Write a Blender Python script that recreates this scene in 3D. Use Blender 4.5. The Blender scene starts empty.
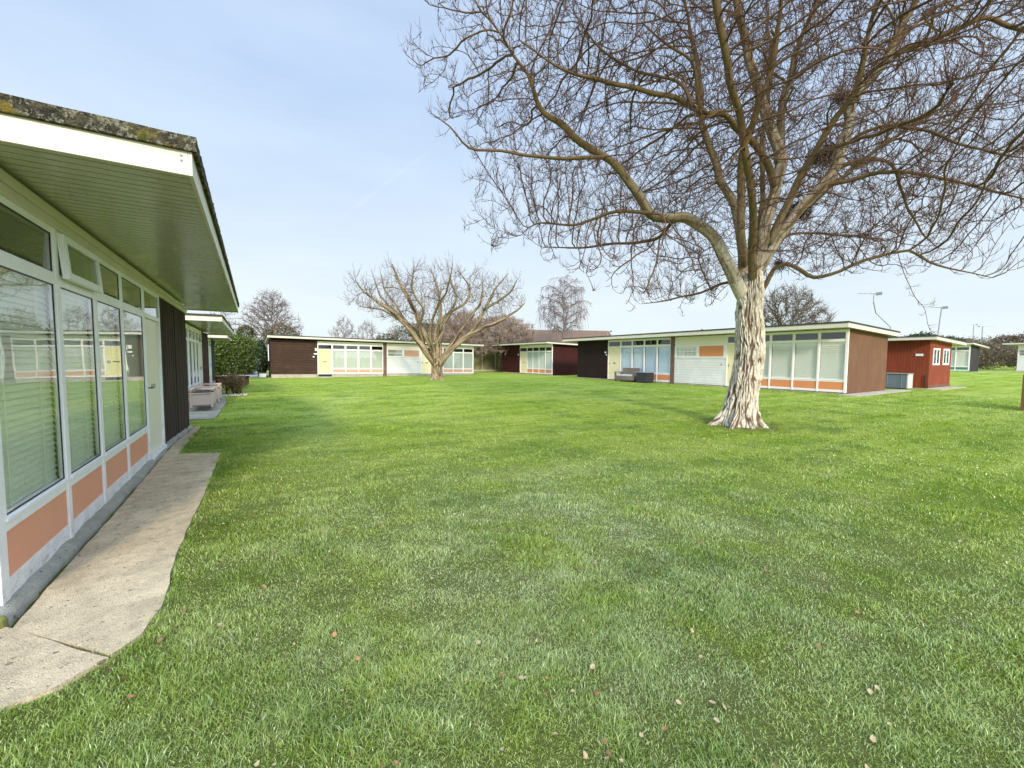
import bpy, math, random
import numpy as np
from mathutils import Vector, Matrix, noise, kdtree
random.seed(7); RNG = np.random.default_rng(7)
R = math.radians
sc = bpy.context.scene
col = sc.collection
PI = math.pi

# ------------------------------------------------------------------ helpers
class MB:
    """collects shapes in plain lists and links them as ONE mesh object"""
    def __init__(s): s.v = []; s.f = []
    def add(s, vs, fs):
        n = len(s.v); s.v += [tuple(p) for p in vs]; s.f += [tuple(i + n for i in f) for f in fs]; return s
    def box(s, x0, x1, y0, y1, z0, z1, ztop=None):
        a = [(x0,y0,z0),(x1,y0,z0),(x1,y1,z0),(x0,y1,z0),(x0,y0,z1),(x1,y0,z1),(x1,y1,z1),(x0,y1,z1)]
        return s.add(a, [(0,3,2,1),(4,5,6,7),(0,1,5,4),(1,2,6,5),(2,3,7,6),(3,0,4,7)])
    def hexa(s, b, t):      # 4 bottom points, 4 top points
        return s.add(list(b) + list(t), [(0,3,2,1),(4,5,6,7),(0,1,5,4),(1,2,6,5),(2,3,7,6),(3,0,4,7)])
    def tube(s, pts, r, n=8, cap=True, r2=None):
        pts = [Vector(p) for p in pts]; r2 = r if r2 is None else r2
        t = (pts[1] - pts[0]).normalized(); u = t.orthogonal().normalized(); rings = []
        for i, p in enumerate(pts):
            d = (pts[min(i+1, len(pts)-1)] - pts[max(i-1, 0)]).normalized()
            u = (u - d * u.dot(d)).normalized(); w = d.cross(u); q = r + (r2 - r) * i / (len(pts)-1)
            rings.append([p + (u * math.cos(2*PI*k/n) + w * math.sin(2*PI*k/n)) * q for k in range(n)])
        vs = [p for g in rings for p in g]; fs = []
        for i in range(len(pts)-1):
            for k in range(n):
                a = i*n + k; b = i*n + (k+1) % n; fs.append((a, b, b+n, a+n))
        if cap: fs += [tuple(range(n-1, -1, -1)), tuple(range(len(vs)-n, len(vs)))]
        return s.add(vs, fs)
    def build(s, name, mat, parent=None, smooth=False, bevel=0):
        me = bpy.data.meshes.new(name); me.from_pydata(s.v, [], s.f); me.update()
        if smooth: me.polygons.foreach_set('use_smooth', [True] * len(me.polygons))
        if mat: me.materials.append(mat)
        o = bpy.data.objects.new(name, me); col.objects.link(o)
        if parent: o.parent = parent
        if bevel:
            m = o.modifiers.new('bevel', 'BEVEL'); m.width = bevel; m.segments = 2; m.limit_method = 'ANGLE'
        return o

def np_mesh(name, verts, faces, mat, parent=None, attrs=None, smooth=False, loops=None):
    """verts (n,3); faces (m,k) all the same size, or several such arrays in a list"""
    me = bpy.data.meshes.new(name); fl = faces if isinstance(faces, list) else [faces]
    fl = [np.asarray(f, dtype=np.int32) for f in fl]
    me.vertices.add(len(verts)); me.vertices.foreach_set('co', np.asarray(verts, dtype=np.float32).ravel())
    nl = sum(f.size for f in fl); npoly = sum(len(f) for f in fl)
    me.loops.add(nl); me.loops.foreach_set('vertex_index', np.concatenate([f.ravel() for f in fl]))
    tot = np.concatenate([np.full(len(f), f.shape[1], dtype=np.int32) for f in fl])
    st = np.concatenate([[0], np.cumsum(tot)[:-1]]).astype(np.int32)
    me.polygons.add(npoly); me.polygons.foreach_set('loop_start', st)
    try: me.polygons.foreach_set('loop_total', tot)
    except Exception: pass
    if smooth: me.polygons.foreach_set('use_smooth', np.ones(npoly, dtype=bool))
    me.update(calc_edges=True)
    for k, v in (attrs or {}).items():
        v = np.asarray(v, dtype=np.float32)
        a = me.attributes.new(k, 'FLOAT', 'POINT'); a.data.foreach_set('value', v)
    if mat: me.materials.append(mat)
    o = bpy.data.objects.new(name, me); col.objects.link(o)
    if parent: o.parent = parent
    return o

def tag(o, label=None, cat=None, group=None, kind=None):
    if label: o['label'] = label
    if cat: o['category'] = cat
    if group: o['group'] = group
    if kind: o['kind'] = kind
    return o
def empty(name, loc, rz=0, label=None, cat=None, group=None):
    o = bpy.data.objects.new(name, None); col.objects.link(o); o.location = loc; o.rotation_euler = (0, 0, rz)
    o.empty_display_size = .2
    return tag(o, label, cat, group)

# ------------------------------------------------------------------ materials
class NT:
    def __init__(s, name):
        s.m = bpy.data.materials.new(name); s.m.use_nodes = True; s.t = s.m.node_tree; s.t.nodes.clear()
        s.out = s.n('ShaderNodeOutputMaterial')
    def n(s, typ, **kw):
        o = s.t.nodes.new(typ)
        for k, v in kw.items(): setattr(o, k, v)
        return o
    def l(s, a, b): s.t.links.new(a, b)
    def val(s, sock, v):
        if hasattr(v, 'node'): s.l(v, sock)
        elif isinstance(v, (tuple, list)) and len(v) == 3 and sock.type == 'RGBA': sock.default_value = (*v, 1)
        else: sock.default_value = v
    def math(s, op, a, b=None, c=None, clamp=False):
        o = s.n('ShaderNodeMath', operation=op, use_clamp=clamp); s.val(o.inputs[0], a)
        if b is not None: s.val(o.inputs[1], b)
        if c is not None: s.val(o.inputs[2], c)
        return o.outputs[0]
    def mix(s, f, a, b, mode='MIX'):
        o = s.n('ShaderNodeMix', data_type='RGBA', blend_type=mode); s.val(o.inputs[0], f); s.val(o.inputs[6], a); s.val(o.inputs[7], b)
        return o.outputs[2]
    def obj(s): return s.n('ShaderNodeTexCoord').outputs['Object']
    def pos(s): return s.n('ShaderNodeNewGeometry').outputs['Position']
    def scale(s, v, k):
        o = s.n('ShaderNodeVectorMath', operation='MULTIPLY'); s.l(v, o.inputs[0]); o.inputs[1].default_value = k; return o.outputs[0]
    def noise(s, v, sc_, det=4, rough=.55):
        o = s.n('ShaderNodeTexNoise'); s.l(v, o.inputs['Vector']); o.inputs['Scale'].default_value = sc_
        o.inputs['Detail'].default_value = det; o.inputs['Roughness'].default_value = rough; return o.outputs['Fac']
    def vor(s, v, sc_, feat='F1'):
        o = s.n('ShaderNodeTexVoronoi', feature=feat); s.l(v, o.inputs['Vector']); o.inputs['Scale'].default_value = sc_; return o
    def ramp(s, f, stops):
        o = s.n('ShaderNodeValToRGB'); e = o.color_ramp.elements
        while len(e) < len(stops): e.new(.5)
        for i, (p, c) in enumerate(stops):
            e[i].position = p; e[i].color = (*c, 1) if len(c) == 3 else c
        s.l(f, o.inputs[0]); return o.outputs[0]
    def mr(s, f, a, b, c=0, d=1):
        o = s.n('ShaderNodeMapRange'); s.val(o.inputs[0], f)
        for i, q in enumerate((a, b, c, d)): o.inputs[1+i].default_value = q
        return o.outputs[0]
    def sep(s, v): o = s.n('ShaderNodeSeparateXYZ'); s.l(v, o.inputs[0]); return o.outputs
    def attr(s, name): return s.n('ShaderNodeAttribute', attribute_name=name).outputs['Fac']
    def bump(s, h, st=.3, dist=.01):
        o = s.n('ShaderNodeBump'); s.l(h, o.inputs['Height']); o.inputs['Strength'].default_value = st; o.inputs['Distance'].default_value = dist
        return o.outputs[0]
    def bsdf(s, base, rough=.7, normal=None, spec=.3, **kw):
        o = s.n('ShaderNodeBsdfPrincipled'); s.val(o.inputs['Base Color'], base); s.val(o.inputs['Roughness'], rough)
        o.inputs['Specular IOR Level'].default_value = spec
        if normal is not None: s.l(normal, o.inputs['Normal'])
        for k, v in kw.items(): s.val(o.inputs[k.replace('_', ' ')], v)
        s.l(o.outputs[0], s.out.inputs[0]); return o

def mul(c, k): return tuple(x * k for x in c)
def m_paint(name, c, rough=.45, dirt=.12, spec=.35, grime=(.22,.2,.15), peel=False):
    t = NT(name); o = t.obj()
    a = t.noise(o, 2.3, 5); b = t.noise(t.scale(o, (9, 9, 2.5)), 3, 5)
    f = t.math('MULTIPLY', t.mr(a, .42, .75), dirt * 1.6); g = t.math('MULTIPLY', t.mr(b, .5, .8), dirt)
    base = t.mix(f, c, mul(c, .8)); base = t.mix(g, base, grime)
    if peel:      # flaking and splash marks near the ground
        z = t.sep(o)[2]; k = t.math('MULTIPLY', t.mr(t.noise(t.scale(o, (1, 1, 3)), 17, 6, .75), .56, .62), t.mr(z, .20, .07))
        base = t.mix(t.math('MULTIPLY', t.mr(t.noise(o, 6, 5, .7), .35, .7), t.mr(z, .6, .05, 0, .5)), base, (.33, .32, .25)); base = t.mix(t.math('MULTIPLY', k, .85), base, (.16, .13, .10))
    fine = t.noise(o, 160, 3)
    t.bsdf(base, t.mr(a, .3, .7, rough - .08, rough + .12), t.bump(fine, .12, .002), spec); return t.m
def m_timber(name, c, mode, w=.12, c2=None, rough=.75, groove=.22, var=.35, wear=0.0):
    """boards: mode 'v' = upright boards, 'h' = lying boards"""
    t = NT(name); o = t.obj(); x = t.sep(o)
    u = t.math('ADD', x[0], x[1]) if mode == 'v' else x[2]
    q = t.math('DIVIDE', u, w); idx = t.math('FLOOR', q); fr = t.math('FRACT', q)
    wn = t.n('ShaderNodeTexWhiteNoise', noise_dimensions='1D'); t.l(idx, wn.inputs['W'])
    edge = t.math('MINIMUM', fr, t.math('SUBTRACT', 1, fr)); gr = t.mr(edge, 0, .07)
    k = (26, 26, 1.2) if mode == 'v' else (1.2, 1.2, 30)
    cmb = t.n('ShaderNodeCombineXYZ'); t.l(t.math('MULTIPLY', wn.outputs[0], 7), cmb.inputs[0]); t.l(t.math('MULTIPLY', wn.outputs[0], 3), cmb.inputs[2])
    ad = t.n('ShaderNodeVectorMath', operation='ADD'); t.l(t.scale(o, k), ad.inputs[0]); t.l(cmb.outputs[0], ad.inputs[1])
    gn = t.noise(ad.outputs[0], 1.6, 6, .65); big = t.noise(o, 1.1, 4)
    c2 = c2 or mul(c, .55)
    base = t.mix(t.mr(gn, .3, .72), c2, c)
    base = t.mix(t.math('MULTIPLY', wn.outputs[0], var), base, mul(c, .5))
    base = t.mix(t.mr(big, .5, .8, 0, .35), base, mul(c, 1.5))
    if wear:
        wn2 = t.noise(t.scale(o, (6, 6, .7) if mode == 'v' else (.7, .7, 8)), 2, 6, .7)
        base = t.mix(t.mr(wn2, .55, .8, 0, wear), base, (.32, .27, .22))
    base = t.mix(t.mr(gr, 0, 1, groove + .55, 0), base, mul(c, .15))
    h = t.math('ADD', t.math('MULTIPLY', gr, 1.0), t.math('MULTIPLY', gn, .25))
    t.bsdf(base, rough, t.bump(h, .8, .012), .25); return t.m

M = {}
M['white'] = m_paint('white_paint', (.90, .89, .90), .38, .12, peel=True)
M['white_far'] = m_paint('white_paint_aged', (.90, .85, .82), .5, .12)
M['fascia'] = m_paint('cream_fascia_paint', (.66, .60, .50), .42, .08)
M['soffit'] = m_paint('soffit_board', (.54, .52, .43), .2, .14, .5)
M['cream_door'] = m_paint('pale_cream_door', (.84, .80, .64), .4, .05)
M['yellow_door'] = m_paint('pale_yellow_door', (.78, .69, .34), .4, .05)
M['lemon_door'] = m_paint('lemon_door', (.84, .72, .46), .4, .05)
M['orange'] = m_paint('orange_panel', (.74, .34, .21), .5, .06)
M['orange_b'] = m_paint('bright_orange_panel', (.72, .27, .11), .5, .08)
M['green'] = m_paint('green_panel', (.05, .22, .12), .5, .06)
M['panel_b'] = m_paint('faded_salmon_panel', (.62, .34, .22), .5, .08)
M['blind_b'] = m_paint('greyish_blind', (.50, .53, .46), .5, .08)
M['moss'] = m_paint('yellow_moss', (.20, .20, .04), .95, .5)
M['black'] = m_paint('dark_metal', (.02, .02, .02), .4, .02)
M['grey_metal'] = m_paint('galvanised_metal', (.32, .33, .34), .4, .1)
M['interior'] = m_paint('interior_wall', (.10, .10, .09), .8, .1)
M['number'] = m_paint('number_plate_white', (.8, .8, .78), .4, .02)
M['timber_dark'] = m_timber('black_stained_boards', (.085, .056, .044), 'v', .115, c2=(.035, .024, .019), wear=.12, rough=.95)
M['timber_brown_h'] = m_timber('brown_lying_boards', (.085, .044, .027), 'h', .19, c2=(.035, .016, .010), var=.75, wear=.3, groove=.4)
M['timber_red'] = m_timber('maroon_boards', (.062, .011, .010), 'v', .14)
M['timber_black_h'] = m_timber('shaded_brown_lying_boards', (.030, .014, .012), 'h', .16)  # brown boards again, darkened to put the shaded front into the colour
M['timber_tan'] = m_timber('red_brown_upright_boards', (.21, .105, .056), 'v', .10, c2=(.13, .06, .032), groove=.1, var=.2, wear=.12)
M['timber_rust'] = m_timber('rust_red_upright_boards', (.28, .058, .022), 'v', .13, c2=(.18, .036, .014), groove=.2, var=.2, wear=.05)
M['timber_grey'] = m_timber('dark_grey_boards', (.06, .058, .06), 'v', .13)
M['siding'] = m_timber('white_siding', (.78, .76, .74), 'h', .15, c2=(.70, .68, .66), groove=-.1, var=.05, rough=.5)
M['cream_board'] = m_paint('cream_board', (.84, .75, .68), .5, .08)
M['blind'] = m_paint('blind_slat', (.66, .70, .58), .5, .05)
M['blind_far'] = m_paint('blind_pale', (.80, .78, .70), .5, .05)
M['blind_blue'] = m_paint('blind_bluegrey', (.58, .68, .80), .5, .05)
M['curtain'] = m_paint('grey_net_curtain', (.62, .66, .62), .7, .1)
M['pink_timber'] = m_paint('pinkish_cream_timber', (.58, .45, .37), .55, .2)
M['rattan'] = m_timber('weathered_rattan', (.30, .235, .19), 'h', .05, rough=.7)
M['rattan_dark'] = m_timber('dark_weave', (.07, .07, .075), 'v', .04, rough=.7)
M['cushion'] = m_paint('pale_cushion', (.6, .58, .54), .8, .1)
M['cabinet'] = m_timber('grey_cabinet_boards', (.17, .20, .24), 'v', .12, c2=(.14, .17, .2), groove=-.2, var=.1, rough=.5)
M['fence'] = m_timber('weathered_fence_boards', (.30, .27, .14), 'v', .14, wear=.25)

def m_brick(name, a, b):
    t = NT(name); o = t.obj(); x = t.sep(o); c = t.n('ShaderNodeCombineXYZ')
    t.l(t.math('ADD', x[0], x[1]), c.inputs[0]); t.l(x[2], c.inputs[1])
    k = t.n('ShaderNodeTexBrick'); t.l(c.outputs[0], k.inputs['Vector']); k.inputs['Scale'].default_value = 1
    k.inputs['Brick Width'].default_value = .225; k.inputs['Row Height'].default_value = .075; k.inputs['Mortar Size'].default_value = .008
    t.val(k.inputs['Color1'], a); t.val(k.inputs['Color2'], b); t.val(k.inputs['Mortar'], (.3, .27, .23))
    n = t.noise(o, 5, 5); t.bsdf(t.mix(t.mr(n, .4, .8, 0, .5), k.outputs[0], mul(a, .5)), .85, t.bump(n, .4, .01)); return t.m
M['brick'] = m_brick('brown_brick', (.16, .075, .05), (.11, .05, .035))
M['brick_orange'] = m_brick('orange_brick', (.42, .19, .10), (.34, .14, .07))

def m_concrete(name, a, b, moss=.0):
    t = NT(name); o = t.pos()
    big = t.noise(o, .9, 5); mid = t.noise(o, 7, 6, .7); fine = t.noise(o, 90, 4, .7); v = t.vor(o, 130)
    base = t.mix(t.mr(big, .35, .65), a, b); base = t.mix(t.mr(mid, .42, .68, 0, .65), base, mul(b, .55)); base = t.mix(t.mr(t.noise(o, 34, 5, .8), .5, .66, 0, .55), base, mul(b, .5))
    base = t.mix(t.mr(fine, .52, .75, 0, .6), base, mul(a, .5))
    speck = t.math('LESS_THAN', v.outputs['Distance'], .32); base = t.mix(t.math('MULTIPLY', speck, .35), base, mul(a, 1.35))
    pit = t.noise(o, 24, 2, .5); pitm = t.math('GREATER_THAN', pit, .69); base = t.mix(t.math('MULTIPLY', pitm, .7), base, (.05, .045, .035))
    base = t.mix(t.mr(t.noise(o, 2.6, 6, .7), .48, .66, 0, .5), base, mul(b, .62))
    if moss: base = t.mix(t.mr(t.noise(o, 3.1, 6, .7), .5, .62, 0, moss), base, (.085, .10, .03))
    h = t.math('ADD', t.math('MULTIPLY', fine, .6), t.math('ADD', mid, t.math('MULTIPLY', v.outputs['Distance'], .4)))
    t.bsdf(base, .9, t.bump(h, .8, .012), .15); return t.m
M['concrete'] = m_concrete('path_concrete', (.70, .57, .38), (.51, .41, .27))
M['concrete_old'] = m_concrete('mossy_concrete', (.44, .40, .32), (.34, .31, .24), .25)
M['plinth'] = m_concrete('plinth_concrete', (.60, .53, .43), (.48, .42, .33))
M['apron'] = m_concrete('grey_apron_cement', (.34, .32, .26), (.46, .44, .38), .12)
M['pavement'] = m_concrete('pale_pavement', (.50, .47, .46), (.42, .40, .38))

def m_felt():
    t = NT('mossy_roof_felt'); o = t.obj()
    n = t.noise(o, 14, 7, .75); n2 = t.noise(o, 38, 4, .7); n3 = t.noise(o, 6, 5, .6)
    base = t.mix(t.mr(n, .42, .6), (.03, .028, .022), (.12, .10, .06))
    base = t.mix(t.mr(n2, .52, .62), base, (.30, .28, .20)); base = t.mix(t.mr(n3, .56, .66), base, (.20, .15, .03))
    base = t.mix(t.mr(t.noise(o, 9, 6), .58, .7), base, (.06, .08, .02))
    t.bsdf(base, .95, t.bump(t.math('ADD', n, n2), 1, .03), .1); return t.m
M['felt'] = m_felt()
t = NT('plain_roof_felt'); o_ = t.obj(); n_ = t.noise(o_, 8, 5)
t.bsdf(t.mix(n_, (.035, .033, .03), (.075, .07, .06)), .9, t.bump(n_, .4, .01)); M['felt_plain'] = t.m
def m_tiles():
    t = NT('roof_tiles'); o = t.obj(); n = t.noise(o, 6, 5); w = t.n('ShaderNodeTexWave', bands_direction='Z'); t.l(o, w.inputs[0]); w.inputs['Scale'].default_value = 3
    t.bsdf(t.mix(n, (.12, .075, .05), (.20, .13, .09)), .9, t.bump(w.outputs['Fac'], .5, .03)); return t.m
M['tiles'] = m_tiles()

def m_glass(name, tint=(.9, .95, .92), refl=1.0, dark=False):
    t = NT(name)
    tr = t.n('ShaderNodeBsdfTransparent'); tr.inputs[0].default_value = (*tint, 1)
    gl = t.n('ShaderNodeBsdfGlossy'); gl.inputs['Color'].default_value = (1, 1, 1, 1); gl.inputs['Roughness'].default_value = .012
    n = t.noise(t.obj(), 1.7, 2); t.l(t.bump(n, .06, .02), gl.inputs['Normal'])
    g = t.n('ShaderNodeNewGeometry'); dt = t.n('ShaderNodeVectorMath', operation='DOT_PRODUCT'); t.l(g.outputs['Incoming'], dt.inputs[0]); t.l(g.outputs['Normal'], dt.inputs[1])
    c = t.math('SUBTRACT', 1, t.math('ABSOLUTE', dt.outputs['Value']), clamp=True); fr = t.math('MULTIPLY_ADD', t.math('POWER', c, 5), .9, .075)
    mx = t.n('ShaderNodeMixShader'); t.l(t.math('MULTIPLY', fr, refl, clamp=True), mx.inputs[0]); t.l(tr.outputs[0], mx.inputs[1]); t.l(gl.outputs[0], mx.inputs[2])
    t.l(mx.outputs[0], t.out.inputs[0]); return t.m
M['glass'] = m_glass('window_glass', (.95, .97, .95), 1.15)
M['glass_dark'] = m_glass('fanlight_glass', (.55, .62, .58), 1.2)

def m_leafy(name, a, b, c=None):
    t = NT(name); r = t.attr('rnd'); o = t.pos(); n = t.noise(o, .8, 3)
    base = t.mix(r, a, b)
    if c: base = t.mix(t.mr(n, .45, .7), base, c)
    d = t.n('ShaderNodeBsdfDiffuse'); t.l(base, d.inputs[0]); tl = t.n('ShaderNodeBsdfTranslucent'); t.l(base, tl.inputs[0])
    mx = t.n('ShaderNodeMixShader'); mx.inputs[0].default_value = .3; t.l(d.outputs[0], mx.inputs[1]); t.l(tl.outputs[0], mx.inputs[2])
    gl = t.n('ShaderNodeBsdfGlossy'); gl.inputs['Roughness'].default_value = .4; m2 = t.n('ShaderNodeMixShader'); m2.inputs[0].default_value = .05
    t.l(mx.outputs[0], m2.inputs[1]); t.l(gl.outputs[0], m2.inputs[2]); t.l(m2.outputs[0], t.out.inputs[0]); return t.m
M['laurel'] = m_leafy('laurel_leaves', (.010, .036, .005), (.17, .22, .03))
M['yewgreen'] = m_leafy('dark_evergreen', (.012, .028, .008), (.05, .075, .018))
M['olive'] = m_leafy('olive_scrub', (.06, .06, .02), (.13, .115, .045))
M['brownhedge'] = m_leafy('brown_hedge_twigs', (.08, .056, .035), (.23, .165, .10), (.11, .09, .04))
M['redshrub'] = m_leafy('reddish_shrub_twigs', (.13, .075, .03), (.34, .23, .10))

def m_bark(name, light, dark, twig, mid_c=None):
    """furrow: 0 deep .. 1 ridge; thin: 0 thick wood .. 1 twig"""
    t = NT(name); o = t.obj(); fu = t.attr('furrow'); th = t.attr('thin')
    n = t.noise(o, 9, 7, .7); n2 = t.noise(o, 2.2, 5); n3 = t.noise(t.scale(o, (30, 30, 8)), 1, 5, .7)
    ridge = t.mix(t.mr(n, .35, .65), mul(light, .75), mul(light, 1.15))
    ridge = t.mix(t.mr(n2, .52, .68, 0, .55), ridge, (.20, .18, .07))
    fv = t.noise(t.scale(o, (16, 16, 7)), 1, 6, .7); fu2 = t.math('MULTIPLY', fu, t.mr(fv, .36, .55, .55, 1.05))
    base = t.mix(t.mr(fu2, .16, .56), dark, ridge)
    base = t.mix(t.mr(n3, .5, .75, 0, .55), base, mul(dark, 1.2))
    mid = t.mix(n2, mul(twig, .9), mid_c or mul(light, .5)); tw = t.mix(n, mul(twig, .7), mul(twig, 1.3))
    base = t.mix(t.mr(th, .25, .7), base, mid); base = t.mix(t.mr(th, .75, .97), base, tw)
    t.bsdf(base, .9, t.bump(t.math('ADD', n, n3), .9, .02), .12); return t.m
M['bark'] = m_bark('pale_furrowed_bark', (.72, .65, .52), (.13, .08, .05), (.14, .09, .05), (.19, .14, .055))
M['bark2'] = m_bark('brown_grey_bark', (.38, .29, .18), (.07, .045, .025), (.17, .115, .06))
M['birch'] = m_bark('birch_bark', (.42, .38, .32), (.1, .08, .06), (.13, .09, .085))
M['twig'] = m_bark('reddish_twigs', (.2, .15, .06), (.08, .05, .03), (.13, .072, .048), (.18, .13, .05))
M['twig2'] = m_bark('tan_twigs', (.20, .145, .08), (.06, .04, .025), (.16, .10, .065))
M['twig4'] = m_bark('olive_twigs', (.16, .13, .06), (.08, .05, .03), (.13, .10, .055))
M['twig5'] = m_bark('pinkish_tan_twigs', (.30, .23, .17), (.08, .05, .03), (.34, .25, .19))
M['twig3'] = m_bark('purple_grey_twigs', (.26, .22, .19), (.08, .05, .03), (.24, .18, .18))
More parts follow.
